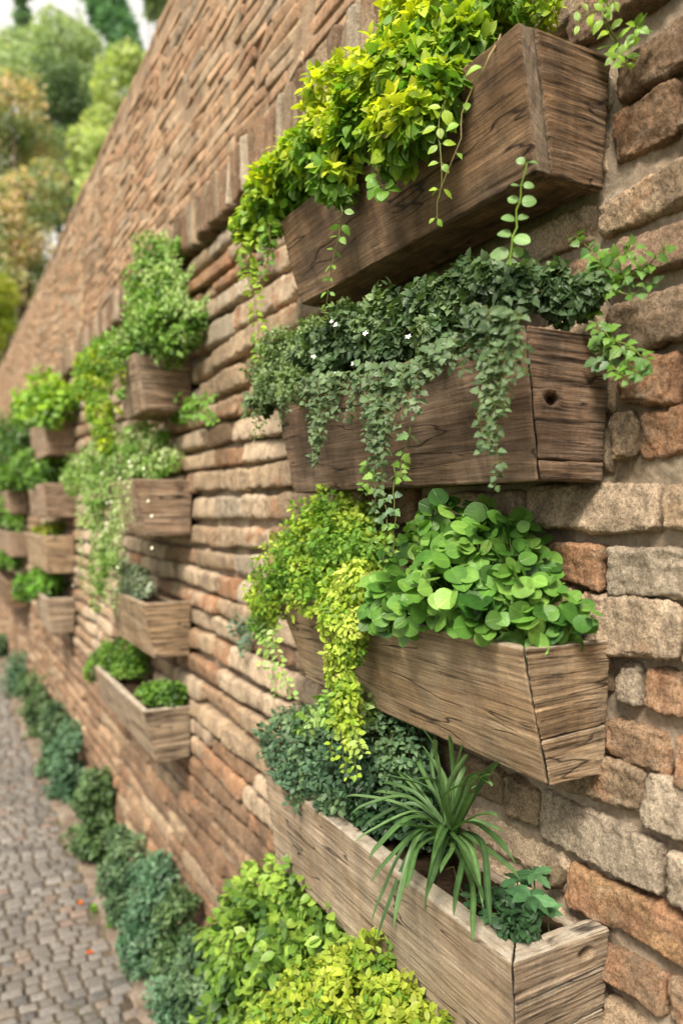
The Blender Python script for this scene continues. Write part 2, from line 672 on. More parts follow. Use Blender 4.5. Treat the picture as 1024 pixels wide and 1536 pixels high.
b = NB("potting_soil")
oc = b.n("ShaderNodeTexCoord").outputs["Object"]
f = b.noise(oc, 130, 7, .75)
MAT['soil'] = b.done(b.ramp(f, [(.3, (.012, .008, .005)), (.6, (.06, .038, .022)), (.75, (.12, .08, .05))]), .95, b.bump(f, .006, 1.), .1)

b = NB("cobbles")
oc = b.n("ShaderNodeTexCoord").outputs["Object"]
a = attr(b)
f = b.noise(oc, 70, 6, .7)
c = b.mix(1.0, a.outputs["Color"], b.ramp(f, [(.3, .6), (.7, 1.3)]), 'MULTIPLY')
c = b.mix(b.math('MULTIPLY', b.ramp(b.noise(oc, 1.6, 5, .65), [(.45, 0.), (.65, 1.)]), .35), c, (.25, .215, .18))
MAT['cobble'] = b.done(c, b.ramp(f, [(.3, .55), (.7, .85)]), b.bump(f, .004, .8), .35)

b = NB("sandy_bed")
oc = b.n("ShaderNodeTexCoord").outputs["Object"]
f = b.noise(oc, 60, 7, .75)
c = b.ramp(b.noise(oc, 5, 6, .65), [(.35, (.08, .062, .045)), (.55, (.15, .118, .088)), (.68, (.075, .085, .04))])
c = b.mix(1.0, c, b.ramp(f, [(.3, .6), (.7, 1.35)]), 'MULTIPLY')
MAT['bed'] = b.done(c, .95, b.bump(f, .006, 1.), .1)

b = NB("pinkish_verge")
oc = b.n("ShaderNodeTexCoord").outputs["Object"]
f = b.noise(oc, 75, 7, .75)
c = b.ramp(b.noise(oc, 6, 6, .65), [(.33, (.10, .078, .055)), (.5, (.21, .165, .125)), (.62, (.28, .235, .19)), (.72, (.10, .12, .045))])
c = b.mix(1.0, c, b.ramp(f, [(.3, .6), (.7, 1.3)]), 'MULTIPLY')
MAT['verge'] = b.done(c, .93, b.bump(f, .005, 1.), .1)

b = NB("grass_ground")
oc = b.n("ShaderNodeTexCoord").outputs["Object"]
f = b.noise(oc, 3, 8, .75)
MAT['ground'] = b.done(b.ramp(f, [(.35, (.05, .07, .02)), (.65, (.14, .15, .06))]), .95, b.bump(f, .05, 1.), .1)

b = NB("bark")
oc = b.n("ShaderNodeTexCoord").outputs["Object"]
f = b.noise(b.map(oc, (6, 6, 1.5)), 4, 7, .7)
MAT['bark'] = b.done(b.ramp(f, [(.35, (.05, .035, .025)), (.65, (.17, .13, .10))]), .9, b.bump(f, .03, 1.), .15)

# ------------------------------------------------------------------ ground and path
g = Geo()
nx, ny = 60, 60
xs = np.linspace(-90, 130, nx); ys = np.linspace(-90, 200, ny)
X, Y = np.meshgrid(xs, ys, indexing='ij')
Vg = np.stack([X.ravel(), Y.ravel(), np.full(X.size, -.06)], 1)
Q = [(i * ny + j, (i + 1) * ny + j, (i + 1) * ny + j + 1, i * ny + j + 1) for i in range(nx - 1) for j in range(ny - 1)]
g.quads(Vg, np.array(Q))
tag(g.build("ground", MAT['ground']), kind="structure")


def sheet(x0, x1, y0, y1, step, zf):
    nx = max(2, int((x1 - x0) / step) + 1); ny = max(2, int((y1 - y0) / step) + 1)
    X, Y = np.meshgrid(np.linspace(x0, x1, nx), np.linspace(y0, y1, ny), indexing='ij')
    P = np.stack([X.ravel(), Y.ravel(), np.zeros(X.size)], 1)
    P[:, 2] = zf(P)
    i, j = np.meshgrid(np.arange(nx - 1), np.arange(ny - 1), indexing='ij')
    q = np.stack([i * ny + j, (i + 1) * ny + j, (i + 1) * ny + j + 1, i * ny + j + 1], -1).reshape(-1, 4)
    return P, q


g = Geo()
P, q = sheet(-2.6, WX + .02, -2.5, 24, .06, lambda p: .010 + .005 * pn(p * 9))
g.quads(P, q)
tag(g.build("path_bed", MAT['bed']), kind="structure")

g = Geo()
P, q = sheet(.50, WX + .02, -2.5, 24, .02, lambda p: .0)
edge = .625 + .07 * pn(np.stack([P[:, 1] * 2.1, P[:, 1] * 0, P[:, 1] * 0 + 3], 1)) + .02 * pn(np.stack([P[:, 1] * 9, P[:, 1] * 0, P[:, 1] * 0 + 3], 1))
t = np.clip((P[:, 0] - edge) / .06, 0, 1)
P[:, 2] = -.03 + .052 * t + .008 * t * fbm(P * 14, 3) + .018 * t * (P[:, 0] - .58)
g.quads(P, q)
tag(g.build("verge", MAT['verge']), kind="structure")

g = Geo()
cob_cols = [(.15, .138, .125), (.18, .165, .148), (.12, .112, .105), (.20, .187, .172), (.19, .158, .13), (.21, .155, .125), (.24, .222, .20)]
y = 1.2
row = 0
while y < 19:
    dy = rnd.uniform(.050, .062)
    x = .67 + rnd.uniform(-.05, .03)
    while x > -1.1 - (0 if y < 9 else 0):
        dx = rnd.uniform(.055, .092)
        n = (5, 5, 2) if y < 6 else (4, 4, 2)
        V, N, Qd = rbox((dx - .008, dy - .007, .07), .009, n)
        ang = rnd.uniform(-.05, .05)
        ca, sa = math.cos(ang), math.sin(ang)
        V = np.stack([V[:, 0] * ca - V[:, 1] * sa, V[:, 0] * sa + V[:, 1] * ca, V[:, 2] + V[:, 0] * rnd.uniform(-.06, .06) + V[:, 1] * rnd.uniform(-.06, .06)], 1)
        c0 = np.array([x - dx / 2, y + dy / 2 + .02 * math.sin(x * 2.2 + row * .02), -.016 + rnd.uniform(-.005, .005)])
        V = V + c0
        V += N * (.0035 * pn(V * 40))[:, None]
        cc = np.array(rnd.choices(cob_cols, weights=[5, 5, 4, 4, 2, 1, 2])[0]) * rnd.uniform(.85, 1.12)
        g.quads(V, Qd, (*cc, 1))
        x -= dx
    y += dy
    row += 1
tag(g.build("cobbled_path", MAT['cobble']), kind="structure")

# ------------------------------------------------------------------ the wall
LEDGE = CAM_Z + .963
wall = empty("brick_wall", (WX, 3, 0), "tall old wall, rough rounded stone and brick courses below, weathered flat brickwork above", "wall")

TAN = (.45, .33, .215); GREY = (.50, .41, .305); BROWN = (.25, .16, .10); RED = (.40, .265, .165); SAND = (.56, .43, .30)
DUSK = (.29, .18, .11)


def stone(g, y0, y1, z0, z1, col, orange, protr, res, seed, r=.018, rough=1.):
    L, H, D = y1 - y0, z1 - z0, .085
    n = (max(2, int(D * .6 / res)), max(3, int(L / res)), max(3, int(H / res)))
    n = (min(n[0], 10), min(n[1], 90), min(n[2], 26))
    V, N, Qd = rbox((D, L, H), min(r, H * .48), n)
    s = np.array([seed * 3.17, seed * 1.31, seed * 2.23])
    a = V[:, 1] / (L / 2)
    V = V.copy()
    sr = random.Random(seed)
    # lopsided outline
    V[:, 2] *= 1 + a * sr.uniform(-.12, .12) - .05 * a * a
    V[:, 2] += sr.uniform(-.004, .004) * a
    V[:, 0] += sr.uniform(-.008, .008) * a + sr.uniform(-.006, .006) * V[:, 2] / (H / 2)
    wv = V + s
    face = np.clip((np.abs(N[:, 0]) - .8) * 5, 0, 1)
    d = rough * ((.0060 - .0032 * face) * fbm(wv * np.array([15, 8, 20]), 2) + .0026 * fbm(wv * 48, 3) - .0035 * face * np.abs(pn(wv * np.array([20, 12, 50]) + 3)))
    if res < .009:
        d += rough * .0026 * fbm(wv * 130, 3)
        # chipped arris
        ridge = np.clip(pn(wv * 30 + 7) - .15, 0, 1)
        d -= rough * .012 * ridge * (np.abs(N[:, 0]) < .93)
    V = V + N * d[:, None]
    P = V + np.array([WX + D / 2 - protr, (y0 + y1) / 2, (z0 + z1) / 2])
    g.quads(P, Qd, (*col, orange))


# courses: (centre above the lens, height of stones near the camera)
crs = [(.905, .06), (.835, .058), (.765, .05), (.715, .045), (.605, .056), (.527, .066), (.424, .05), (.352, .055), (.26, .066), (.180, .062),
       (.105, .058), (.007, .063), (-.081, .06), (-.158, .076), (-.240, .056), (-.322, .058), (-.388, .062), (-.478, .066),
       (-.559, .056), (-.642, .05), (-.722, .056)]
z = -.80
while z > -1.86:
    crs.append((z, .06)); z -= .078
def ywall(px):
    return float(at(px, 768, WX)[1])
# stones of the near strip, as seen in the photograph: course -> [(left px, right px, colour, orange)]
near = {
    3: [(850, 1120, BROWN, .25)], 4: [(922, 1120, BROWN, .3)],
    5: [(915, 1016, (.27, .17, .10), .45), (1020, 1120, BROWN, .3)],
    6: [(893, 1120, TAN, .45)], 7: [(915, 1120, (.30, .20, .13), .4)],
    8: [(903, 1120, (.34, .24, .16), .25)], 9: [(925, 1014, RED, .7)],
    10: [(917, 950, TAN, .4), (952, 1120, RED, .7)],
    11: [(790, 990, SAND, .42), (994, 1120, TAN, .5)],
    12: [(815, 908, RED, .62), (911, 1120, GREY, .12)],
    13: [(872, 1028, SAND, .45), (1032, 1120, TAN, .5)],
    14: [(917, 957, GREY, .2), (959, 1120, RED, .6)],
    15: [(908, 997, RED, .62), (1008, 1120, TAN, .6)],
    16: [(838, 962, TAN, .45), (964, 1120, GREY, .2)],
    17: [(755, 806, TAN, .3), (808, 994, GREY, .22), (997, 1120, GREY, .35)],
    18: [(852, 1120, (.44, .27, .14), .6)],
    19: [(904, 992, RED, .6), (995, 1120, TAN, .5)],
    20: [(904, 1120, TAN, .45)],
}
g = Geo()
seed = 11
for ci, (zc, hn) in enumerate(crs):
    up = crs[ci - 1][0] if ci else .97
    dn = crs[ci + 1][0] if ci + 1 < len(crs) else -1.9
    hfull = (up - dn) / 2
    zc2 = (up + dn + 2 * zc) / 4
    limit = 2.0
    y = -1.6
    if ci in near:
        lst = near[ci]
        for (a_, b_, c_, o_) in lst:
            y1, y0 = ywall(a_), ywall(b_)
            c_ = np.array(c_) * rnd.uniform(.9, 1.1)
            stone(g, y0 + .002, y1 - .002, CAM_Z + zc - hn / 2 - .004, CAM_Z + zc + hn / 2 + .004, tuple(c_), o_, rnd.uniform(.002, .014), .0036, seed, r=rnd.uniform(.008, .014))
            seed += 1
        ya = ywall(lst[-1][1]); yb = ywall(lst[0][0])
    else:
        ya = yb = None
    while y < 20:
        L = rnd.uniform(.16, .50) if rnd.random() < .75 else rnd.uniform(.09, .2)
        y0, y1 = y, y + L
        if ya is not None and y1 > ya - .06 and y0 < yb:
            if y0 < ya - .05 and y1 < yb:
                y1 = ya - .01
            else:
                y = yb + .012
                continue
        nearish = y0 < 1.25
        res = .0045 if .35 < y0 < 1.3 else (.007 if 1.3 <= y0 < 2.3 else (.011 if 2.3 <= y0 < 4.2 else .022))
        if y0 <= .35: res = .012
        gap = .013 if not nearish else hfull - hn - .006
        hh = (hfull - gap) * rnd.uniform(.90, 1.04)
        zz = CAM_Z + (zc2 if not nearish else zc) + rnd.uniform(-.004, .004) + .007 * math.sin(y0 * 1.7 + ci)
        low = zc < -.95
        if low:
            col = np.array(rnd.choices([RED, DUSK, TAN, BROWN], weights=[4, 5, 2, 3])[0]); o_ = rnd.uniform(.15, .6)
            pr = rnd.uniform(-.012, .004); rr = .012
            if hh > .06: hh = .062
        else:
            col = np.array(rnd.choices([TAN, GREY, SAND, RED, DUSK], weights=[7, 1, 9, 3, 1])[0]); o_ = rnd.choices([rnd.uniform(.1, .35), rnd.uniform(.38, .55), rnd.uniform(.6, .75)], weights=[5, 5, 1])[0]
            pr = rnd.uniform(-.004, .016); rr = rnd.uniform(.011, .019)
        col = col * rnd.uniform(.88, 1.12)
        stone(g, y0, y1 - rnd.uniform(.001, .005), zz - hh / 2, zz + hh / 2, tuple(col), o_, pr, res, seed, r=rr)
        seed += 1
        y = y1 + rnd.uniform(0, .004)
# small pebble wedged in the joint
pb = at(835, 1314, WX)
stone(g, pb[1] - .016, pb[1] + .016, pb[2] - .02, pb[2] + .02, (.2, .15, .09), .3, .03, .004, 999, r=.018)
g.build("stone_courses", MAT['stone'], wall)

g = Geo()


def mort(x, y0, y1, z0, z1, step, amp, g=g, col=(1, 1, 1, 1)):
    ny = int((y1 - y0) / step); nz = int((z1 - z0) / step)
    Y, Z = np.meshgrid(np.linspace(y0, y1, ny), np.linspace(z0, z1, nz), indexing='ij')
    P = np.stack([np.full(Y.size, x), Y.ravel(), Z.ravel()], 1)
    P[:, 0] += amp * fbm(P * 9, 3) + amp * .4 * pn(P * 60)
    i, j = np.meshgrid(np.arange(ny - 1), np.arange(nz - 1), indexing='ij')
    q = np.stack([i * nz + j, i * nz + j + 1, (i + 1) * nz + j + 1, (i + 1) * nz + j], -1).reshape(-1, 4)
    g.quads(P, q, col)


mort(WX + .016, -1.6, 1.30, -.05, LEDGE + .05, .008, .010)
mort(WX + .030, 1.30, 20., -.05, LEDGE + .05, .03, .006)
# the hidden back and body of the wall
for (x0, x1, y0, y1, z0, z1) in [(WX + .06, WX + .55, -1.6, 20., -.05, 3.93)]:
    V = np.array([(x, y, z) for x in (x0, x1) for y in (y0, y1) for z in (z0, z1)], float)
    g.quads(V, np.array([(0, 1, 3, 2), (4, 6, 7, 5), (0, 4, 5, 1), (2, 3, 7, 6), (1, 5, 7, 3), (0, 2, 6, 4)]))
g.build("mortar", MAT['mortar'], wall)

g = Geo()
mort(WX + .0045, -1.6, 20., LEDGE + .05, 3.93, .03, .003, g, (.44, .31, .20, .42))
g.build("upper_mortar", MAT['stone'], wall)

# soldier course: bricks on end, proud of the lower wall
g = Geo()
y = -1.6
while y < 20:
    wd = rnd.uniform(.046, .066)
    res = .008 if y < 2.6 else .02
    c = np.array(rnd.choices([DUSK, BROWN, TAN, GREY], weights=[4, 2, 4, 2])[0]) * rnd.uniform(.7, 1.1)
    stone(g, y, y + wd - .011, LEDGE - .004 + rnd.uniform(-.006, .006), LEDGE + .148 + rnd.uniform(-.006, .006), tuple(c), rnd.uniform(.1, .5), .040 + rnd.uniform(-.006, .006), res, seed, r=.008, rough=.5)
    seed += 1
    y += wd
g.build("soldier_course", MAT['stone'], wall)

# upper brickwork
g = Geo()
z = LEDGE + .158
ri = 0
TOPZ = 3.90
while z < TOPZ - .03:
    h = rnd.uniform(.043, .050)
    y = -1.6 - rnd.uniform(0, .2)
    while y < 20:
        L = rnd.uniform(.20, .32) if rnd.random() < .7 else rnd.uniform(.1, .15)
        col = np.array(rnd.choices([(.56, .36, .22), (.53, .32, .19), (.55, .40, .265), (.46, .35, .25), (.40, .25, .15)], weights=[9, 4, 5, 1, 1])[0]) * rnd.uniform(.94, 1.10)
        pr = rnd.uniform(-.001, .0015)
        if rnd.random() < .015: pr = -.03
        res = .012 if y < 3 else .022
        if rnd.random() > .006:
            stone(g, y, y + L - rnd.uniform(.005, .010), z + rnd.uniform(-.002, .002), z + h - rnd.uniform(.003, .006), tuple(col), rnd.uniform(.35, .58), pr, res, seed, r=.005, rough=.32)
        seed += 1
        y += L
    z += h
    ri += 1
g.build("upper_brickwork", MAT['stone'], wall)
g = Geo()
y = -1.6
while y < 20:
    L = rnd.uniform(.2, .34)
    V, N, Qd = rbox((.62, L - .008, .065), .012, (8, 6, 3))
    V = V + np.array([WX + .312 + rnd.uniform(-.006, .006), y + L / 2, TOPZ + .052 + rnd.uniform(-.012, .012)])
    V += N * (.006 * fbm(V * 18, 2))[:, None]
    g.quads(V, Qd, (*(np.array((.45, .29, .175)) * rnd.uniform(.7, 1.1)), .3))
    y += L
g.build("coping", MAT['stone'], wall)

# ------------------------------------------------------------------ planters
BX = WX - .004


def board(g, corners, dims, axis, res, r=.005, grain=.0016, seed=0, hole=None, wear=.0022):
    """a plank mapped on 8 corners: corners[i][j][k] for x,y,z low/high; axis = grain direction"""
    n = tuple(int(np.clip(d / (res * (2.2 if a == axis else 1)), 2, 150)) for a, d in enumerate(dims))
    V, N, Qd = rbox(dims, r, n)
    half = np.array(dims) / 2
    s = np.array([seed * 1.7, seed * 2.9, seed * .77])
    st = np.array([170., 170., 170.]); st[axis] = 6.
    gr = pn((V + s) * st) + .5 * pn((V + s) * st * 2.1)
    gr = -np.abs(gr) + .3
    st2 = np.array([24., 24., 24.]); st2[axis] = 4.
    d = grain * gr + wear * fbm((V + s) * st2, 2)
    ed = (np.abs(N).max(1) < .93)
    d -= ed * np.clip(pn((V + s) * 45) - .05, 0, 1) * wear * 2.2
    if hole is not None:
        ax, c0, c1, rad, dep = hole
        o = [k for k in range(3) if k != ax]
        q = np.hypot((V[:, o[0]] - c0) * .8, V[:, o[1]] - c1)
        d -= np.where(N[:, ax] * (-1) > .5, dep * np.exp(-(q / rad) ** 4) - .002 * np.exp(-((q - rad * 1.6) / (rad * .5)) ** 2), 0)
    V = V + N * d[:, None]
    t = V / half / 2 + .5
    C = np.array(corners, float)
    P = 0
    for i in (0, 1):
        for j in (0, 1):
            for k in (0, 1):
                w = (t[:, 0] if i else 1 - t[:, 0]) * (t[:, 1] if j else 1 - t[:, 1]) * (t[:, 2] if k else 1 - t[:, 2])
                P = P + w[:, None] * C[i, j, k]
    oth = [k for k in range(3) if k != axis]
    uv = np.stack([V[:, axis] + seed * .37, V[:, oth[0]] * .98 + V[:, oth[1]] + seed * .71], 1)
    eg = (np.abs(N[:, axis]) > .8).astype(float)
    g.quads(P, Qd, np.stack([eg, np.clip((N[:, 2] - .5) * 3, 0, 1) * (1 - eg), eg * 0 + (1. if axis == 0 else 0.), np.ones(len(V))], 1), uv)


def hexa(xa, xb, ya, yb, za, zb, f):
    return [[[f(x, y, z) for z in (za, zb)] for y in (ya, yb)] for x in (xa, xb)]


def planter(label, yn, yf, zt, zb, pt, pb, mat, res=.005, th=.022, flare=.016, front_over=False, splits=(), hole=None, group="weathered wooden wall planters", seed=1, zslope=0., notch=False):
    """trough of old boards on the wall: yn/yf near and far ends, zt/zb top and bottom above the lens"""
    zt += CAM_Z; zb += CAM_Z
    root = empty("wooden_planter", (BX, (yn + yf) / 2, zb), label, "planter", group)
    H = zt - zb

    def tz(z): return (z - zb) / H

    def ynear(z): return yn + flare * (1 - tz(z))

    def yfar(z): return yf - flare * (1 - tz(z))

    def xfront(z): return WX - (pb + (pt - pb) * tz(z))
    nb = 2 if seed % 2 else 1
    # front: outer face follows the slope
    g = Geo()
    oy = 0.

    def ffront(x, y, z):
        zz = z
        my = 0 if front_over else x
        return (xfront(zz) + x, ynear(zz) + my if y == 0 else yfar(zz) - my, zz)
    board(g, hexa(0, th, 0, 1, zb, zt, ffront), (th, yf - yn - 2 * oy, H), 1, res * .75, r=.003, grain=.0022, seed=seed)
    g.build("front_board", mat, root)
    # ends
    for side in (0, 1):
        g = Geo()
        ox = th + .001 if front_over else 0.
        zs = [zb] + [zb + H * s for s in (splits if side == 0 else ())] + [zt]
        for a in range(len(zs) - 1):
            z0, z1 = zs[a] + (.0012 if a else 0), zs[a + 1] - (.0012 if a < len(zs) - 2 else 0)
            jit = rnd.uniform(-.002, .002) if len(zs) > 2 else 0

            def fend(x, y, z):
                yy = (ynear(z) + y * th + jit - .0015) if side == 0 else (yfar(z) - th + y * th)
                sl = .008 * (x - .5) if (notch and 0 < a + (z == z1) < len(zs) - 1) else 0
                mx = ox if front_over else (th * (y if side == 0 else 1 - y) + .0012) * (1 - x)
                return ((BX - .001) if x else xfront(z) + mx, yy, z + sl)
            hl = None
            if hole and side == 0 and a == len(zs) - 2:
                hl = (1, hole[0], hole[1], .008, .024)
            board(g, hexa(0, 1, 0, 1, z0, z1, fend), ((pt + pb) / 2 - ox, th, z1 - z0), 0, res * (.5 if side == 0 else 2), r=.003, grain=.0034, seed=seed + 5 + a + side * 3, hole=hl)
        g.build("end_board", mat, root)
    # bottom and back
    g = Geo()

    def fbot(x, y, z):
        return (WX - pb + .004 + th * .6 + (pb - th * .6 - .014) * x, (ynear(zb) + th + .001) if y == 0 else (yfar(zb) - th - .001), z)
    board(g, hexa(0, 1, 0, 1, zb + .003, zb + .02, fbot), (pb - th, yf - yn - 2 * th, .017), 1, res * 2, r=.003, seed=seed + 20)
    g.build("bottom_board", mat, root)
    g = Geo()

    def fback(x, y, z):
        return (BX - .016 + .015 * x, (ynear(z) + th + .001) if y == 0 else (yfar(z) - th - .001), z)
    board(g, hexa(0, 1, 0, 1, zb + .021, zt - .022, fback), (.015, yf - yn - 2 * th, H - .043), 1, res * 2, r=.003, seed=seed + 30)
    g.build("back_board", mat, root)
    # soil
    g = Geo()
    zs = zt - .028
    st = max(.006, res)
    P, q = sheet(xfront(zs) + th - .002, BX - .014, ynear(zs) + th - .002, yfar(zs) - th + .002, st, lambda p: zs + .006 * fbm(p * 30, 3) + .003 * pn(p * 140))
    g.quads(P, q)
    g.build("soil", MAT['soil'], root)
    root["front_top"] = xfront(zt)
    del root["front_top"]
    return dict(root=root, zt=zt, zb=zb, xf=xfront(zt), yn=yn, yf=yf, keep=wall_keep(xfront(zt), zt, yn - .0, yf))


PL = {}
PL['A1'] = planter("dark brown plank planter at the top, dramatically overhead, golden leaves spilling from it", .773, 1.56, .643, .462, .173, .127, MAT['wood_brown'], .0045, th=.026, front_over=True, seed=1)
PL['A2'] = planter("dark reddish planter with a small round knot hole in its end, under ivy curtains", .773, 1.60, .247, .043, .163, .125, MAT['wood_russet'], .0045, seed=2, splits=(.14,), hole=(-.038, -.006))
PL['A3'] = planter("tan planter with a split plank at the foot of its end, holding round leaves", .770, 1.58, -.180, -.376, .170, .107, MAT['wood_tan'], .0045, seed=3, splits=(.36,), notch=True, flare=.02)
PL['A4'] = planter("greyish planter with pale worn rim and three-plank end, holding the strap-leaved plant", .775, 1.62, -.590, -.80, .184, .160, MAT['wood_grey'], .0045, th=.036, seed=4, splits=(.42, .72), notch=True, hole=(.042, .004))
PL['B1'] = planter("highest planter of the middle column, rosy board end below a bright green bush", 2.75, 3.12, .57, .37, .215, .17, MAT['wood_rose'], .009, seed=5)
PL['B2'] = planter("middle-column planter with long pale trailing stems over its front", 2.75, 3.40, .118, -.088, .22, .17, MAT['wood_rose'], .009, seed=6)
PL['B3'] = planter("middle-column planter seen from just above, holding a small silvery plant", 2.76, 3.40, -.33, -.535, .185, .14, MAT['wood_tan'], .009, seed=7)
PL['B4'] = planter("lowest planter of the middle column, pale rim, two low green mounds inside", 2.76, 3.80, -.72, -.915, .185, .13, MAT['wood_grey'], .009, seed=8, th=.028)
PL['C1'] = planter("topmost small planter of the third column, under the bright fern-like plant", 5.38, 6.3, .62, .385, .20, .17, MAT['wood_rose'], .018, seed=9)
PL['C2'] = planter("second planter down of the third column, just under the horizon of the lens", 5.38, 6.3, .19, -.035, .21, .18, MAT['wood_rose'], .018, seed=10)
PL['C2']['root']["label"] = "second planter down in the third column, below soft mid-green leaves"
PL['C3'] = planter("third planter down in the third column, nearly empty with a few sprigs", 5.38, 6.5, -.16, -.41, .21, .18, MAT['wood_tan'], .018, seed=11)
PL['C4'] = planter("lowest and shortest planter of the third column, beside a round green mound", 5.38, 6.0, -.575, -.81, .19, .16, MAT['wood_grey'], .018, seed=12)
PL['D1'] = planter("farthest-column planter at the top, mostly hidden in dark leaves", 8.2, 9.4, .50, .27, .20, .17, MAT['wood_rose'], .03, seed=13)
PL['D2'] = planter("small blurred farthest-column planter beside the second one of the third column", 8.2, 9.2, .21, -.02, .20, .17, MAT['wood_rose'], .03, seed=14)
PL['D3'] = planter("long blurred farthest-column planter at the left edge of the photo", 8.2, 10.2, -.20, -.45, .20, .17, MAT['wood_rose'], .03, seed=15)
PL['D4'] = planter("lowest blurred planter of the farthest column, against the dark wall foot", 8.2, 10.2, -.68, -.95, .22, .19, MAT['wood_brown'], .03, seed=16)
PL['A1']['root']["label"] = "dark brown plank planter at the top right, golden leaves spilling over its front"

# ------------------------------------------------------------------ plants
GOLD = (.46, .54, .035); LIME = (.30, .43, .035); LEAF = (.13, .27, .03); DEEP = (.05, .12, .025); BLUE = (.075, .155, .085)
IVY = (.055, .115, .060); IVYL = (.12, .20, .12); PALE = (.33, .46, .16); MID = (.17, .34, .05)


def plant(name, label, cat, px, lat, base_z=None, group=None):
    p = at(px[0], px[1], lat)
    if base_z is not None: p[2] = base_z
    return empty(name, p, label, cat, group)


def strand(parent, pts, tpl, size, cols, mat, every=.016, rad=.0013, stemcol=(.20, .24, .06, 1), name="trailing_stem", both=True, jit=.004):
    """one hanging or climbing stem with its leaves, as one part"""
    pts = np.asarray(pts)
    L = np.linalg.norm(np.diff(pts, axis=0), axis=1).sum()
    m = max(6, int(L / every))
    path = smooth_path(pts, m * 2)
    path[1:-1] += rng.normal(0, jit * .35, (len(path) - 2, 3))
    g = Geo()
    tube(g, path, np.linspace(rad, rad * .5, len(path)), 5, stemcol)
    P, F, N = [], [], []
    for i in range(1, len(path), 2):
        for s in ((-1, 1) if both else (1 if (i // 2) % 2 else -1,)):
            T = unit(path[min(i + 1, len(path) - 1)] - path[i - 1])
            side = unit(np.cross(T, np.array([-.6, -.75, .2]))) * s
            f = unit(side * .9 + T * .35 + rng.normal(0, .3, 3) + np.array([-.2, -.2, -.1]))
            pet = path[i] + f * size * .18
            tube(g, [path[i], (path[i] + pet) / 2 + rng.normal(0, .0005, 3), pet], rad * .45, 4, stemcol)
            P.append(pet); F.append(f); N.append(np.array([-.7, -.65, .6]) + rng.normal(0, .4, 3))
    P = np.array(P)
    t = np.repeat(np.linspace(1, .62, len(path[1::2])), 2 if both else 1)[:len(P)]
    leaves(g, tpl, P, np.array(F), np.array(N), size * t * rng.uniform(.7, 1.15, len(P)), palette(P, cols), .3)
    return g.build(name, mat, parent)


def flowers(parent, pts, size, col=(.8, .8, .74)):
    for p in pts:
        g = Geo()
        for k in range(5):
            a = k * 2 * math.pi / 5 + rng.uniform(0, 1)
            nrm = unit(np.array([-.7, -.6, .5]))
            u = unit(np.cross(nrm, (0, 0, 1.)))
            v = np.cross(nrm, u)
            f = u * math.cos(a) + v * math.sin(a) + nrm * .25
            leaves(g, T_OVAL2, p[None] + 0., f[None], nrm[None], size, np.array([col]), .2)
        g.build("flower", MAT['petal'], parent)


# --- top planter: golden creeper
gr = plant("golden_creeper", "golden yellow-green creeper heaped along the top planter and spilling over its front", "plant", (600, 150), .76, PL['A1']['zt'] - .03)
spec = [(720, 5, .77, 50), (700, 60, .74, 38), (660, 60, .74, 58), (620, 110, .70, 62), (640, 30, .78, 60), (575, 150, .70, 66), (590, 95, .76, 55), (545, 190, .68, 58), (520, 165, .74, 58),
        (490, 215, .70, 56), (455, 250, .70, 50), (420, 285, .69, 44), (395, 325, .68, 34), (372, 338, .67, 24), (600, 200, .65, 45), (640, 165, .65, 45), (660, 125, .66, 36), (505, 265, .65, 32)]
# the creeper's new growth on top is golden, its older hanging leaves are green
foliage("foliage", gr, balls_from_px(spec), 12000, T_OVAL2, .0225, [LEAF, MID, LIME, LIME, GOLD, (.56, .60, .04)], MAT['leaf_gold'],
        keep=PL['A1']['keep'], clump=.5, freq=13, up=.9, hang=.15, bias_z=.6, bend=.35, sticks=50)
def pts(lst, lat):
    return [at(a, b_, lat if not isinstance(lat, (list, tuple)) else lat[i]) for i, (a, b_) in enumerate(lst)]
strand(gr, pts([(395, 330), (372, 400), (385, 470), (388, 545)], .645), T_OVAL, .026, [LEAF, LIME, LIME], MAT['leaf_gold'], every=.011)
strand(gr, pts([(372, 335), (365, 375), (380, 420)], .65), T_OVAL, .026, [LEAF, LIME, GOLD], MAT['leaf_gold'], every=.008)
strand(gr, pts([(400, 320), (405, 365), (392, 425)], .65), T_OVAL, .026, [LEAF, LEAF, LIME], MAT['leaf_gold'], every=.008)
strand(gr, pts([(508, 270), (512, 330), (500, 390), (490, 455)], .645), T_OVAL2, .022, [LEAF, MID], MAT['leaf'], every=.022)
strand(gr, pts([(668, 150), (656, 200), (662, 250), (655, 325)], .635), T_OVAL2, .024, [MID, LIME], MAT['leaf'], every=.028)
strand(gr, pts([(750, 52), (728, 95), (696, 160), (688, 210), (660, 285)], [.70, .65, .64, .638, .635]), T_OVAL2, .022, [MID, LIME], MAT['leaf'], every=.05, stemcol=(.42, .36, .17, 1), both=False)
strand(gr, pts([(560, 240), (570, 270), (578, 285)], .635), T_ROUND, .030, [LEAF, MID], MAT['leaf'], every=.02)

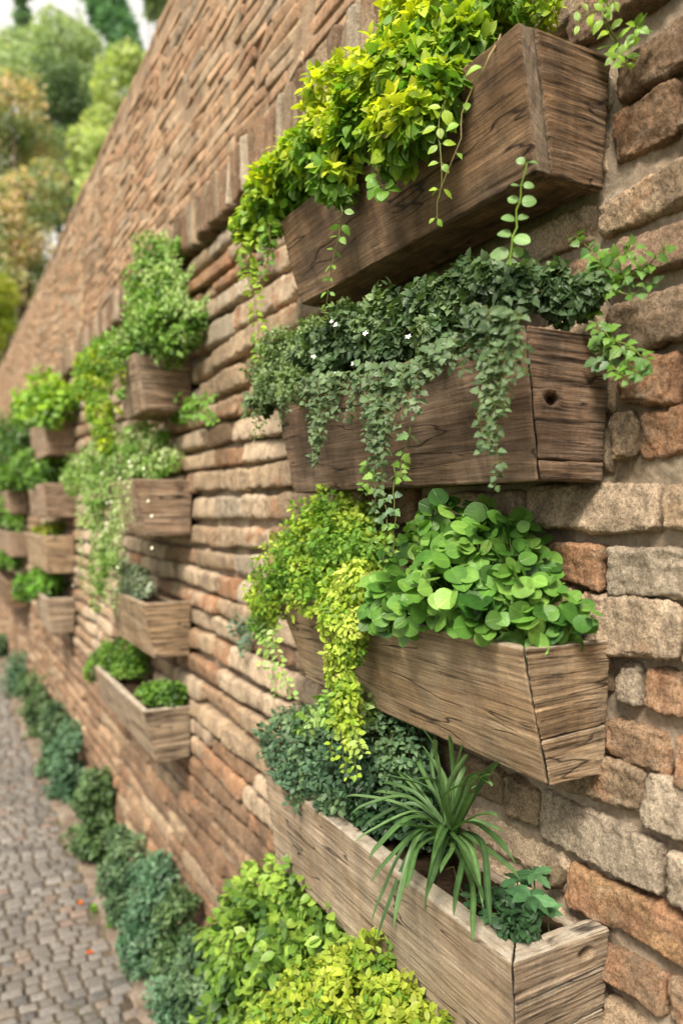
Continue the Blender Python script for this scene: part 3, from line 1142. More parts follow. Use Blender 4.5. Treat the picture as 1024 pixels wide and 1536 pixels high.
# --- feathery sprigs on the corner and in the wall above it
gr = plant("feathery_herb", "fine feathery yellow-green herb at the near corner of the top planter", "plant", (755, 20), .77, PL['A1']['zt'] - .02)
foliage("foliage", gr, balls_from_px([(735, 25, .78, 28), (760, -5, .78, 32), (800, 10, .79, 28), (825, 15, .80, 14), (700, -5, .77, 32)]), 1500, T_OVAL, .013, [LEAF, LIME, GOLD], MAT['leaf_gold'],
        keep=PL['A1']['keep'], clump=.7, freq=22, hang=-.2, sticks=30)
gr = plant("wall_sprig", "small sprig with bright young leaves rooted in a joint above the top planter", "plant", (925, 60), WX, None)
for q in ([(930, 75), (912, 40), (890, 15), (868, 35)], [(930, 75), (905, 30), (920, 0)], [(930, 78), (950, 50), (955, 40)], [(928, 78), (938, 90), (936, 100)]):
    strand(gr, pts(q, [.835, .81, .80, .80]), T_OVAL2, .022, [MID, LIME], MAT['leaf'], every=.018)

# --- upright sprig from ivy
gr = plant("upright_sprout", "single upright sprout with paired round leaves rising in front of the top planter's corner", "plant", (765, 400), .66)
strand(gr, pts([(765, 398), (772, 345), (778, 300), (790, 245)], .655), T_ROUND, .020, [(.17, .30, .10), (.25, .38, .16)], MAT['leaf'], every=.021, rad=.0018, stemcol=(.22, .36, .05, 1))

# --- second planter: ivy
gr = plant("ivy", "dark green small-leaved ivy covering the second planter and hanging in curtains", "plant", (640, 500), .76, PL['A2']['zt'] - .03)
spec = [(425, 545, .70, 34), (470, 530, .70, 36), (505, 520, .70, 40), (545, 505, .71, 42), (590, 485, .72, 42), (590, 520, .68, 28), (640, 465, .72, 42), (650, 505, .68, 32), (690, 445, .72, 42),
        (735, 435, .71, 40), (780, 440, .70, 30), (785, 420, .75, 30), (835, 430, .76, 34), (700, 420, .76, 32), (865, 445, .78, 30), (885, 430, .79, 22), (500, 550, .67, 22), (395, 600, .67, 20)]
IV = [(.045, .085, .035), (.075, .135, .055), (.12, .19, .085), (.19, .27, .11)]
IVC = [(.06, .11, .045), (.11, .18, .08), (.17, .25, .12)]
foliage("foliage", gr, balls_from_px(spec), 13500, T_IVY, .0140, IV, MAT['leaf_waxy'], keep=PL['A2']['keep'], clump=.8, freq=20, up=.5, hang=.4, bend=.25, sticks=60)
foliage("far_end_foliage", gr, balls_from_px([(430, 535, .69, 38), (410, 580, .67, 28), (470, 515, .70, 36), (520, 495, .71, 34), (450, 575, .66, 26), (395, 550, .69, 22)]), 4200, T_OVAL, .0115, [(.10, .17, .06), (.19, .28, .10), (.28, .38, .17)], MAT['leaf'],
        keep=PL['A2']['keep'], clump=.7, freq=25, hang=.1, sticks=20)


def veil(x0, x1, ytop, lens, n, size, cols, lat=.642, tpl=T_IVY, every=.0085, sway=10):
    """a curtain of separate hanging stems of uneven length"""
    for k in range(n):
        f = (k + rnd.uniform(.1, .9)) / n
        px = x0 + (x1 - x0) * f
        py = ytop[0] + (ytop[1] - ytop[0]) * f
        L = lens * math.sin(math.pi * min(max(f, .12), .88)) * rnd.uniform(.55, 1.05)
        dx = rnd.uniform(-sway, sway) - sway * .6
        la = lat - rnd.uniform(-.004, .018)
        strand(gr, pts([(px, py), (px + dx * .3 + rnd.uniform(-6, 6), py + L * .35), (px + dx * .7 + rnd.uniform(-6, 6), py + L * .7), (px + dx, py + L)], la), tpl, size * rnd.uniform(.85, 1.15), cols, MAT['leaf_waxy'], every=every, rad=.0010, jit=.008)


veil(705, 785, (455, 470), 262, 15, .0165, IVC, sway=16)
veil(535, 612, (545, 545), 235, 12, .0150, IVC, sway=14)
veil(462, 500, (560, 560), 175, 8, .0135, IVC, sway=8)
veil(612, 650, (540, 530), 90, 5, .0165, IVC)
veil(500, 540, (560, 555), 70, 6, .013, IVC)
veil(650, 700, (515, 500), 60, 7, .015, IVC)
veil(400, 460, (575, 570), 60, 8, .012, IVC, tpl=T_OVAL)
veil(368, 402, (600, 590), 75, 6, .013, [(.10, .17, .06), (.19, .28, .10)], tpl=T_OVAL, lat=.66)
for q in ([(575, 740), (580, 790), (575, 840)], [(590, 700), (592, 770), (590, 830)], [(560, 700), (563, 760), (560, 810)], [(555, 690), (545, 740)], [(615, 640), (600, 700), (605, 720)]):
    strand(gr, pts(q, .635), T_IVY, .017, [IVYL, LEAF, (.2, .3, .06)], MAT['leaf'], every=.022, rad=.0011)
for q in ([(870, 440), (920, 425), (965, 400), (995, 375)], [(870, 430), (900, 395), (862, 355)], [(900, 430), (950, 440), (975, 425)], [(880, 420), (930, 385), (950, 370)]):
    strand(gr, pts(q, [.80, .80, .80, .79]), T_IVY, .020, [IVYL, LEAF, (.11, .24, .06)], MAT['leaf'], every=.011, rad=.0013)
for q in ([(868, 448), (884, 470), (900, 490), (912, 505)], [(905, 490), (930, 515), (960, 530), (968, 545)], [(900, 500), (912, 540), (940, 570)], [(925, 515), (945, 550), (960, 560)], [(905, 520), (895, 550), (925, 560)]):
    strand(gr, pts(q, [.80, .80, .79, .79]), T_IVY, .019, [IVYL, LEAF, (.12, .24, .07)], MAT['leaf'], every=.013, rad=.0013)
flowers(gr, [at(548, 500, .645), at(503, 487, .65), at(498, 482, .65), at(505, 560, .64), at(530, 545, .64), at(470, 535, .64), at(612, 505, .645)], .0055)

# --- third planter
gr = plant("round_leaf_plant", "mound of large glossy round green leaves at the near end of the tan planter", "plant", (740, 930), .76, PL['A3']['zt'] - .03)
spec = [(690, 815, .76, 62), (640, 850, .74, 62), (745, 830, .76, 62), (700, 880, .72, 76), (615, 895, .71, 50), (770, 880, .74, 62), (820, 910, .76, 45), (855, 935, .775, 26), (640, 920, .69, 38), (585, 915, .70, 32), (740, 920, .70, 46), (800, 935, .73, 32), (880, 925, .77, 12)]
bl = balls_from_px(spec)
P, O = mass_points(bl, 1150, inner=.74, clump=.25, freq=10, keep=PL['A3']['keep'])
g = Geo()
nrm = unit(O * .6 + np.array([-.55, -.6, .55]) + rng.normal(0, .30, P.shape))
fwd = unit(O * .6 + np.array([-.2, -.2, -.35]) + rng.normal(0, .6, P.shape))
C = palette(P, [(.035, .11, .018), (.08, .20, .03), (.13, .28, .045), (.22, .38, .075)], freq=18, jitter=.16)
leaves(g, T_ROUND, P, fwd, nrm, .0265 * rng.uniform(.55, 1.25, len(P)), C, .14)
g.build("foliage", MAT['leaf_waxy'], gr)
g = Geo()
for k in range(150):
    i = rng.integers(len(P))
    s0 = np.array([.775 + rng.uniform(-.03, .03), np.clip(P[i][1], .84, 1.25), PL['A3']['zt'] - .03])
    tube(g, smooth_path([s0, (s0 + P[i]) / 2 + np.array([0, 0, .02]), P[i]], 6), .0011, 4, (.20, .30, .07, 1))
g.build("stems", MAT['stem'], gr)

gr = plant("fine_leaf_creeper", "fine-leaved lime green creeper bushy at the far end of the tan planter", "plant", (460, 880), .76, PL['A3']['zt'] - .03)
foliage("foliage", gr, balls_from_px([(500, 770, .74, 40), (475, 805, .72, 50), (445, 850, .70, 52), (420, 890, .69, 42), (510, 830, .72, 46), (480, 880, .69, 48), (540, 790, .76, 36), (400, 900, .68, 28), (395, 935, .67, 20), (555, 830, .74, 34)]),
        9000, T_OVAL, .0125, [LEAF, MID, LIME, (.48, .58, .10)], MAT['leaf_gold'], keep=PL['A3']['keep'], clump=.5, freq=18, up=.5, hang=.1, bias_z=.2, sticks=60)
for q in ([(400, 930), (405, 980), (415, 1040)], [(410, 940), (420, 1000), (440, 1045)], [(390, 925), (395, 960), (392, 1000)]):
    strand(gr, pts(q, .66), T_OVAL2, .020, [MID, PALE, LIME], MAT['leaf'], every=.012, rad=.001)
gr = plant("trailing_lime_plant", "long lime green trailing plant hanging over the middle of the tan planter", "plant", (540, 880), .74, PL['A3']['zt'] - .03)
foliage("foliage", gr, balls_from_px([(540, 875, .69, 34), (515, 905, .67, 40), (520, 940, .655, 36), (515, 975, .65, 28), (512, 1010, .648, 22), (518, 1045, .645, 20), (522, 1080, .645, 15), (528, 1110, .645, 9)]),
        4200, T_OVAL, .0125, [MID, LIME, (.50, .60, .10), (.55, .60, .16)], MAT['leaf_gold'], keep=PL['A3']['keep'], clump=.5, freq=20, up=.4, hang=.6, sticks=25)
for q in ([(520, 1060), (528, 1110), (535, 1160)], [(510, 1050), (500, 1090), (495, 1135)], [(530, 1090), (545, 1130)], [(515, 1080), (515, 1130), (522, 1165)]):
    strand(gr, pts(q, .642), T_OVAL2, .017, [MID, LIME, PALE], MAT['leaf'], every=.013, rad=.001)

# --- fourth planter
gr = plant("blue_green_bush", "low bushy blue-green herb at the far end of the greyish planter", "plant", (500, 1180), .76, PL['A4']['zt'] - .03)
foliage("foliage", gr, balls_from_px([(430, 1115, .70, 42), (480, 1105, .72, 50), (530, 1100, .74, 50), (580, 1110, .76, 46), (460, 1160, .69, 44), (520, 1160, .71, 50), (570, 1165, .74, 44), (615, 1130, .78, 38), (500, 1205, .70, 30)]),
        7500, T_OVAL, .0135, [(.05, .10, .055), BLUE, (.11, .20, .10), (.16, .26, .12)], MAT['leaf'], keep=PL['A4']['keep'], clump=.45, freq=20, up=.6, hang=.0, sticks=50)
foliage("tip_growth", gr, balls_from_px([(500, 1070, .70, 26), (470, 1085, .70, 24), (540, 1065, .72, 24)]), 700, T_OVAL2, .016, [MID, PALE], MAT['leaf'], keep=PL['A4']['keep'], clump=.5, freq=20, hang=0, sticks=10)

sp = plant("spider_plant", "strap-leaved spider plant arching out of the greyish planter", "plant", (672, 1262), .745, PL['A4']['zt'] - .03)
crown = at(672, 1262, .745)
crown[2] = max(crown[2], PL['A4']['zt'] - .015)


def strap(g, base, tip, lift, width, col):
    base = np.asarray(base, float); tip = np.asarray(tip, float)
    mid = base * .5 + tip * .5 + np.array([0, 0, lift]) + rng.normal(0, .055, 3) * np.linalg.norm(tip - base)
    P = smooth_path([base, base * .72 + mid * .28 + np.array([0, 0, lift * .35]), mid, tip * .75 + mid * .25 + np.array([0, 0, lift * .12]), tip], 22)
    T = unit(np.gradient(P, axis=0))
    view = unit(P - np.array([0., 0., CAM_Z]) + np.array([.0, .0, .6]))
    S = unit(np.cross(T, np.array([0, 0, 1.]) + rng.normal(0, .25, 3)))
    Nn = np.cross(S, T)
    t = np.linspace(0, 1, len(P))
    w = width * (.55 + .45 * np.sin(np.clip(t * 2.2, 0, 1.57))) * np.clip((1 - t) * 3.2, 0, 1) ** .7
    V = np.concatenate([P - S * w[:, None] + Nn * w[:, None] * .5, P - S * w[:, None] * .45, P, P + S * w[:, None] * .45, P + S * w[:, None] + Nn * w[:, None] * .5])
    n = len(P)
    Q = []
    for k in range(4):
        for i in range(n - 1):
            Q.append((k * n + i, (k + 1) * n + i, (k + 1) * n + i + 1, k * n + i + 1))
    uv = np.concatenate([np.stack([t * .02, np.full(n, v)], 1) for v in (0, .3, .5, .7, 1)])
    c = np.tile(np.array(col), (5 * n, 1))
    stripe = np.concatenate([np.full(n, s) for s in (1., 1., 1.28, 1., 1.)])[:, None]
    g.quads(V, np.array(Q), c * stripe, uv)


tips = [((652, 1110), .68, .05), ((528, 1220), .60, .045), ((518, 1195), .62, .03), ((560, 1190), .70, .05), ((585, 1150), .74, .06), ((530, 1265), .58, .05), ((552, 1290), .58, .055),
        ((555, 1325), .57, .06), ((590, 1395), .60, .07), ((556, 1385), .58, .07), ((640, 1345), .61, .05), ((680, 1375), .60, .055), ((735, 1390), .63, .06), ((780, 1320), .70, .05),
        ((775, 1300), .78, .05), ((755, 1250), .76, .035), ((740, 1160), .74, .05), ((738, 1180), .70, .03), ((700, 1150), .79, .05), ((620, 1130), .78, .05), ((720, 1330), .66, .05), ((610, 1335), .60, .05),
        ((600, 1240), .60, .03), ((745, 1225), .66, .03), ((660, 1310), .60, .03), ((690, 1140), .80, .04), ((635, 1370), .62, .07), ((705, 1290), .62, .03), ((570, 1165), .68, .04), ((764, 1280), .68, .04),
        ((725, 1365), .66, .06), ((625, 1170), .66, .03), ((710, 1190), .66, .03), ((545, 1240), .64, .05)]
tips += [((a_[0] + rnd.uniform(-28, 28), a_[1] + rnd.uniform(-30, 25)), l_ + rnd.uniform(-.01, .03), f_) for (a_, l_, f_) in tips[::4]]
tips += [((rnd.uniform(600, 760), rnd.uniform(1095, 1190)), rnd.uniform(.68, .80), .03) for k in range(9)]
for (tp, lat, lift) in tips:
    g = Geo()
    base = crown + np.append(rng.normal(0, .006, 2), rng.uniform(-.006, .006))
    tip = at(tp[0], tp[1], lat)
    c = np.array(rnd.choice([(.07, .145, .045), (.095, .185, .06), (.13, .235, .085), (.055, .115, .04)])) * rnd.uniform(.85, 1.15)
    strap(g, base, tip, lift * rnd.uniform(.6, 1.1), rnd.uniform(.0032, .0058), c)
    g.build("leaf", MAT['leaf_waxy'], sp)

gr = plant("lobed_herb", "small dark herb with lobed leaves in the near corner of the greyish planter", "plant", (790, 1360), .75, PL['A4']['zt'] - .03)
for (cx, cy, lat, n_, s_) in [(795, 1345, .74, 8, .034), (770, 1370, .72, 6, .030), (745, 1340, .76, 7, .030), (800, 1310, .79, 6, .030), (735, 1375, .71, 6, .026), (820, 1365, .77, 6, .026), (775, 1320, .80, 6, .03), (715, 1360, .76, 6, .026), (760, 1395, .71, 5, .022), (690, 1370, .72, 6, .024)]:
    c0 = at(cx, cy, lat)
    c0[2] = max(c0[2], PL['A4']['zt'] - .022)
    g = Geo()
    tube(g, [np.array([c0[0] + .01, c0[1] + .005, PL['A4']['zt'] - .03]), c0], .0013, 5, (.12, .2, .06, 1))
    a0 = rng.uniform(0, 6)
    A = a0 + np.arange(n_) * 2 * math.pi / n_ + rng.normal(0, .15, n_)
    f = np.stack([np.cos(A), np.sin(A), rng.uniform(-.15, .35, n_)], 1)
    nn = np.tile(np.array([-.35, -.35, 1.]), (n_, 1)) + rng.normal(0, .15, (n_, 3))
    leaves(g, T_LOBE, np.tile(c0, (n_, 1)), f, nn, s_ * rng.uniform(.8, 1.15, n_), palette(np.tile(c0, (n_, 1)) + rng.normal(0, .01, (n_, 3)), [(.035, .10, .04), (.07, .17, .07), (.10, .22, .09)]), .3)
    g.build("leaf_rosette", MAT['leaf_waxy'], gr)
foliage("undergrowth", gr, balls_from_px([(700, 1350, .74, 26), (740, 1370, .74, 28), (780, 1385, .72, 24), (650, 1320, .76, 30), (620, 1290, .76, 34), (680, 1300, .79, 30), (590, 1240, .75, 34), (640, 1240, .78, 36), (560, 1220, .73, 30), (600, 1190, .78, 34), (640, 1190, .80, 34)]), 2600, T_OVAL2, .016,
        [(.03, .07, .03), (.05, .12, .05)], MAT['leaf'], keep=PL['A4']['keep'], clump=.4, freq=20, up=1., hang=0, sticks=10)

# --- shrubs at the foot of the wall near the camera
gr = empty("climbing_shrub", (.72, 1.75, .0), "green round-leaved shrub climbing below the greyish planter", "shrub", None)
spec = [(380, 1365, .72, 52), (430, 1335, .74, 48), (480, 1330, .74, 42), (350, 1420, .70, 50), (410, 1420, .70, 72), (470, 1400, .72, 66), (520, 1400, .72, 44), (370, 1490, .68, 60), (430, 1500, .68, 75), (500, 1480, .70, 70),
        (560, 1450, .72, 48), (600, 1490, .72, 48), (650, 1530, .72, 42), (360, 1570, .66, 60), (430, 1600, .66, 90), (540, 1590, .68, 90), (640, 1600, .70, 70), (400, 1700, .66, 90), (520, 1720, .68, 110)]
foliage("foliage", gr, balls_from_px(spec), 9000, T_OVAL2, .0265, [DEEP, (.09, .18, .025), (.17, .30, .04), (.27, .40, .06)], MAT['leaf'], keep=wall_keep(), clump=.6, freq=11, up=.9, hang=.2, bias_z=.25, sticks=60, inner=.6)
gr2 = empty("golden_shrub", (.62, 1.45, .0), "chartreuse small-leaved shrub in front of the green climbing shrub", "shrub", None)
spec = [(560, 1440, .66, 30), (520, 1465, .64, 44), (470, 1500, .62, 52), (540, 1510, .62, 56), (600, 1515, .64, 46), (430, 1540, .60, 48), (500, 1560, .60, 70), (620, 1560, .62, 50), (560, 1600, .60, 80), (470, 1640, .60, 80), (540, 1720, .60, 90)]
foliage("foliage", gr2, balls_from_px(spec), 13000, T_OVAL2, .0145, [LEAF, MID, (.27, .38, .04), (.36, .45, .05), (.42, .48, .06)], MAT['leaf_gold'], keep=wall_keep(), clump=.75, freq=17, up=.9, hang=.1, bias_z=.35, sticks=50)
for o_, h_ in ((gr, .75), (gr2, .6)):
    g = Geo()
    for k in range(7):
        b0 = np.array(o_.location) + np.array([rng.uniform(-.03, .05), rng.uniform(-.2, .2), -.03])
        e = b0 + np.array([rng.uniform(-.05, .05), rng.uniform(-.15, .15), h_])
        tube(g, smooth_path([b0, (b0 + e) / 2 + rng.normal(0, .02, 3), e], 9), np.linspace(.008, .003, 9), 6, (.10, .075, .045, 1))
    g.build("trunk", MAT['stem'], o_)

# --- middle column
gr = plant("leafy_bush", "upright bright green bush in the highest planter of the middle column", "plant", (250, 500), .75, PL['B1']['zt'] - .03)
foliage("foliage", gr, balls_from_px([(240, 380, .78, 28), (235, 420, .76, 34), (255, 450, .76, 36), (225, 460, .74, 34), (250, 490, .73, 38), (215, 500, .70, 34), (275, 500, .77, 28), (265, 370, .80, 18), (290, 470, .80, 18), (195, 530, .66, 30)]),
        6500, T_OVAL, .0205, [DEEP, LEAF, MID, PALE, PALE], MAT['leaf'], keep=PL['B1']['keep'], clump=1.0, freq=12, up=.7, hang=0, bias_z=.3, sticks=40)
for k in range(26):
    x_ = rnd.uniform(205, 275); y_ = rnd.uniform(400, 500)
    ex, ey = x_ + rnd.uniform(-38, 42), y_ - rnd.uniform(25, 75)
    strand(gr, pts([(x_, y_), ((x_ + ex) / 2 + rnd.uniform(-5, 5), (y_ + ey) / 2), (ex, ey)], rnd.uniform(.70, .79)), T_OVAL, .022, [MID, PALE], MAT['leaf'], every=.016)
gr = plant("lime_trailer", "yellow-lime trailing plant hanging off the left of the highest middle planter", "plant", (170, 530), .72, PL['B1']['zt'] - .03)
foliage("foliage", gr, balls_from_px([(170, 530, .68, 30), (145, 545, .66, 30), (140, 580, .64, 26), (150, 615, .63, 24), (155, 645, .63, 18), (185, 560, .63, 14), (182, 590, .625, 9), (178, 615, .62, 6), (130, 560, .66, 18), (160, 670, .63, 14)]),
        4200, T_OVAL, .0185, [LEAF, MID, LIME, GOLD], MAT['leaf_gold'], keep=PL['B1']['keep'], clump=.5, freq=10, up=.5, hang=.5, sticks=20)
gr = plant("wall_tuft", "small leafy tuft rooted in the wall under the highest middle planter", "plant", (270, 615), WX)
for q in ([(262, 625), (280, 605), (320, 598)], [(262, 625), (258, 605), (265, 595)], [(265, 628), (300, 618), (322, 632)]):
    strand(gr, pts(q, [.84, .80, .78]), T_OVAL, .032, [LEAF, MID], MAT['leaf'], every=.014)
gr = plant("flowering_trailer", "pale green trailing plant with tiny white flowers, cascading down the middle column", "plant", (200, 690), .72, PL['B2']['zt'] - .03)
foliage("foliage", gr, balls_from_px([(245, 690, .76, 26), (215, 690, .74, 30), (240, 655, .78, 20), (185, 690, .70, 34), (155, 700, .66, 34), (130, 705, .64, 30), (160, 740, .62, 30), (155, 775, .62, 26), (165, 810, .62, 24), (160, 845, .62, 22), (155, 880, .62, 18), (175, 840, .62, 18), (150, 905, .62, 10), (112, 720, .64, 18), (205, 650, .74, 22)]),
        8500, T_OVAL, .0155, [LEAF, MID, PALE, (.42, .50, .26)], MAT['leaf'], keep=PL['B2']['keep'], clump=.9, freq=12, up=.5, hang=.5, sticks=30)
for k in range(16):
    x_ = rnd.uniform(115, 195); y_ = rnd.uniform(690, 760); L_ = rnd.uniform(70, 190)
    strand(gr, pts([(x_, y_), (x_ + rnd.uniform(-8, 8), y_ + L_ * .5), (x_ + rnd.uniform(-12, 12), y_ + L_)], rnd.uniform(.595, .625)), T_OVAL, .017, [LEAF, PALE, (.42, .50, .26)], MAT['leaf'], every=.014)
fl = [at(rnd.choice([120, 130, 150, 165, 185, 215]) + rnd.uniform(-14, 14), rnd.uniform(690, 880), .60) for _ in range(22)]
flowers(gr, fl, .0065, (.62, .64, .48))
gr = plant("silver_herb", "small silvery green herb in the third planter of the middle column", "plant", (208, 880), .74, PL['B3']['zt'] - .03)
foliage("foliage", gr, balls_from_px([(205, 868, .74, 20), (215, 885, .72, 16), (195, 880, .70, 15), (185, 850, .70, 13)]), 1300, T_OVAL, .018, [(.13, .20, .12), (.28, .36, .24), (.38, .44, .33)], MAT['leaf'], keep=PL['B3']['keep'], clump=.4, freq=14, hang=0, sticks=12)
gr = plant("green_mound", "rounded mossy green mound at the far end of the lowest middle planter", "plant", (178, 1010), .74, PL['B4']['zt'] - .03)
foliage("foliage", gr, balls_from_px([(180, 985, .76, 30), (160, 1000, .73, 28), (195, 1005, .76, 26), (145, 1005, .70, 16), (180, 1025, .73, 20), (205, 990, .79, 18)]), 3600, T_OVAL, .017, [DEEP, LEAF, (.17, .30, .04)], MAT['leaf'], keep=PL['B4']['keep'], clump=.3, freq=14, up=.9, hang=-.1, sticks=15)
gr = plant("green_mound", "smaller flat green tuft at the near end of the lowest middle planter", "plant", (240, 1045), .76, PL['B4']['zt'] - .03)
foliage("foliage", gr, balls_from_px([(240, 1042, .76, 20), (222, 1045, .74, 15), (262, 1042, .79, 15)]), 1500, T_OVAL, .02, [DEEP, LEAF, (.15, .30, .05)], MAT['leaf'], keep=PL['B4']['keep'], clump=.4, freq=14, up=.9, hang=-.2, sticks=12)
# little weeds on the wall between the columns
gr = plant("wall_weed", "small weed with pale leaves in a joint left of the tan planter", "plant", (362, 945), WX)
for q in ([(362, 955), (352, 940), (358, 925)], [(362, 955), (372, 945), (378, 930)], [(364, 955), (366, 968), (360, 980)]):
    strand(gr, pts(q, [.84, .815, .81]), T_OVAL, .026, [(.10, .17, .11), IVYL], MAT['leaf'], every=.012)

# --- third and farthest columns
FS = [("fern_like_plant", "bright yellow-green fern-like plant in the topmost planter of the third column", 'C1', [(70, 595, .70, 28), (45, 610, .66, 22), (95, 600, .76, 26), (110, 590, .80, 18), (35, 622, .64, 14), (75, 620, .68, 20)], [LEAF, MID, (.30, .52, .04), LIME], 1900, .045),
      ("leafy_bush", "soft mid-green bush in the second planter of the third column", 'C2', [(60, 695, .72, 24), (35, 705, .68, 22), (85, 700, .78, 20), (15, 712, .66, 16), (60, 712, .68, 16)], [DEEP, LEAF, MID], 1700, .045),
      ("small_sprigs", "few thin yellow-green sprigs in the third planter of the third column", 'C3', [(70, 790, .74, 10), (85, 793, .78, 10), (60, 795, .70, 7)], [LEAF, LIME, (.35, .35, .06)], 350, .035),
      ("green_mound", "round bright green mound beside the lowest planter of the third column", 'C4', [(62, 872, .70, 22), (45, 878, .68, 18), (78, 872, .74, 18), (35, 888, .66, 10), (60, 888, .68, 12)], [DEEP, LEAF, (.14, .38, .03)], 1700, .04),
      ("dark_bush", "dark green bush hiding the top planter of the farthest column", 'D1', [(15, 650, .66, 28), (35, 645, .72, 22), (5, 690, .62, 24), (25, 680, .68, 22), (-15, 660, .6, 30)], [DEEP, DEEP, LEAF], 1500, .055),
      ("leafy_bush", "blurred green bush at left edge above the small farthest planter", 'D2', [(10, 715, .68, 18), (30, 722, .74, 12), (-8, 722, .64, 16)], [DEEP, LEAF, MID], 900, .05),
      ("leafy_bush", "blurred green bush at left edge above the long farthest planter", 'D3', [(8, 765, .68, 20), (22, 780, .72, 14), (-10, 775, .64, 20), (30, 790, .74, 8)], [DEEP, LEAF, MID], 1000, .05),
      ("leafy_bush", "blurred small green tuft in the lowest farthest planter", 'D4', [(10, 838, .70, 12), (22, 842, .74, 9), (0, 840, .68, 12)], [DEEP, LEAF, MID], 600, .05)]
for (nm, lb, key, spec, cols, n_, s_) in FS:
    gr = plant(nm, lb, "plant", spec[0][:2], .76, PL[key]['zt'] - .03)
    foliage("foliage", gr, balls_from_px(spec), n_, T_OVAL, s_, cols, MAT['leaf'], keep=PL[key]['keep'], clump=.9, freq=7, up=.8, hang=.1, bias_z=.3, sticks=8)

# --- row of small blue-green shrubs along the wall foot
row = [(2, 975, 26, "farthest visible small shrub at the foot of the wall, at left edge"),
       (28, 1012, 26, "blurred wall-foot shrub, second from the far end"),
       (58, 1048, 27, "blurred dark wall-foot shrub, third from the far end"),
       (86, 1075, 20, "slim wall-foot shrub between two fuller ones near the far end"),
       (105, 1125, 30, "tall bluish wall-foot shrub leaning over the verge, fifth from the far end"),
       (146, 1190, 30, "rounded wall-foot shrub below the third planter column"),
       (190, 1275, 34, "blue-green wall-foot shrub left of the taller pair in mid row"),
       (228, 1325, 40, "tallest blue-green wall-foot shrub in mid row, right of its pair"),
       (272, 1385, 34, "wall-foot shrub just before the large climbing shrub"),
       (300, 1455, 38, "nearest tall blue-green shrub, touching the large climbing shrub"),
       (282, 1520, 44, "blue-green shrub cut by the bottom edge of the photo")]
for i, (px, py, r_, lb) in enumerate(row):
    lat = .775 if i < 9 else .70
    c0 = at(px, py, lat)
    gr = empty("foot_shrub", (c0[0], c0[1], 0.), lb, "shrub", "small blue-green shrubs along the foot of the wall")
    m = r_ * .80 * depth(c0) / FPX
    balls = []
    zz = c0[2] + m * .75
    while zz > .03:
        balls.append((np.array([lat + rng.uniform(-.05, .03), c0[1] + rng.uniform(-.9, .9) * m, zz]), m * rng.uniform(.42, .9)))
        if rng.random() < .5: balls.append((np.array([lat + rng.uniform(-.06, .03), c0[1] + rng.uniform(-1.2, 1.2) * m, zz - m * .2]), m * rng.uniform(.3, .5)))
        zz -= m * .5
    foliage("foliage", gr, balls, int(1100 + 260 * len(balls)), (T_OVAL if i % 3 else T_OVAL2), (.020 if i > 5 else .028) * rnd.uniform(.85, 1.25), [[(.04, .09, .04), (.075, .145, .065), (.12, .20, .10), (.18, .28, .14)], [(.04, .105, .05), (.07, .16, .085), (.12, .23, .13), (.17, .29, .17)], [(.05, .10, .035), (.09, .165, .06), (.14, .23, .09)]][i % 3], MAT['leaf'],
            keep=lambda p: (p[:, 0] < WX - .012) & (p[:, 2] > .012), clump=1.1, freq=15, up=.7, hang=.0, sticks=25, bias_z=.25)

# --- weeds and fallen leaves on the path
def on_ground(px, py, z=.02):
    t = FPX * (CAM_Z - z) / (py - 768)
    u = (px - 512) / FPX
    return np.array([t * (SA + u * CA), t * (CA - u * SA), z])
for (px, py, n_, lb) in [(142, 1365, 20, "small bright green weed growing between cobbles near the verge"), (165, 1388, 14, "tiny weed at the edge of the verge, nearer than the bright one"), (180, 1410, 12, "tiny weed closest to the camera at the edge of the cobbles"), (115, 1245, 26, "tiny weed on the verge beside the blurred shrubs")]:
    c0 = on_ground(px, py)
    g = Geo()
    d = unit(np.stack([rng.normal(0, 1, n_), rng.normal(0, 1, n_), rng.uniform(.3, 1.6, n_)], 1))
    P = c0 + rng.normal(0, .006, (n_, 3)) * np.array([1, 1, 0])
    leaves(g, T_OVAL, P, d, unit(np.array([0, 0, 1.]) + rng.normal(0, .4, (n_, 3))), rng.uniform(.015, .032, n_), palette(P, [LEAF, MID]), .5)
    tag(g.build("weed", MAT['leaf'], loc=tuple(c0)), lb, "weed")
for (px, py, lb, c) in [(120, 1358, "orange fallen leaf on the cobbles beside the bright weed", (.60, .16, .03)), (142, 1428, "orange-red fallen leaf in the middle of the cobbles", (.62, .13, .03))]:
    c0 = on_ground(px, py, .026)
    g = Geo()
    a_ = rng.uniform(0, 6)
    leaves(g, T_OVAL2, c0[None], np.array([[math.cos(a_), math.sin(a_), .08]]), np.array([[.1, -.1, 1.]]), .04, np.array([c]), -.15)
    tag(g.build("fallen_leaf", MAT['leaf'], loc=tuple(c0)), lb, "leaf", "fallen leaves on the path")

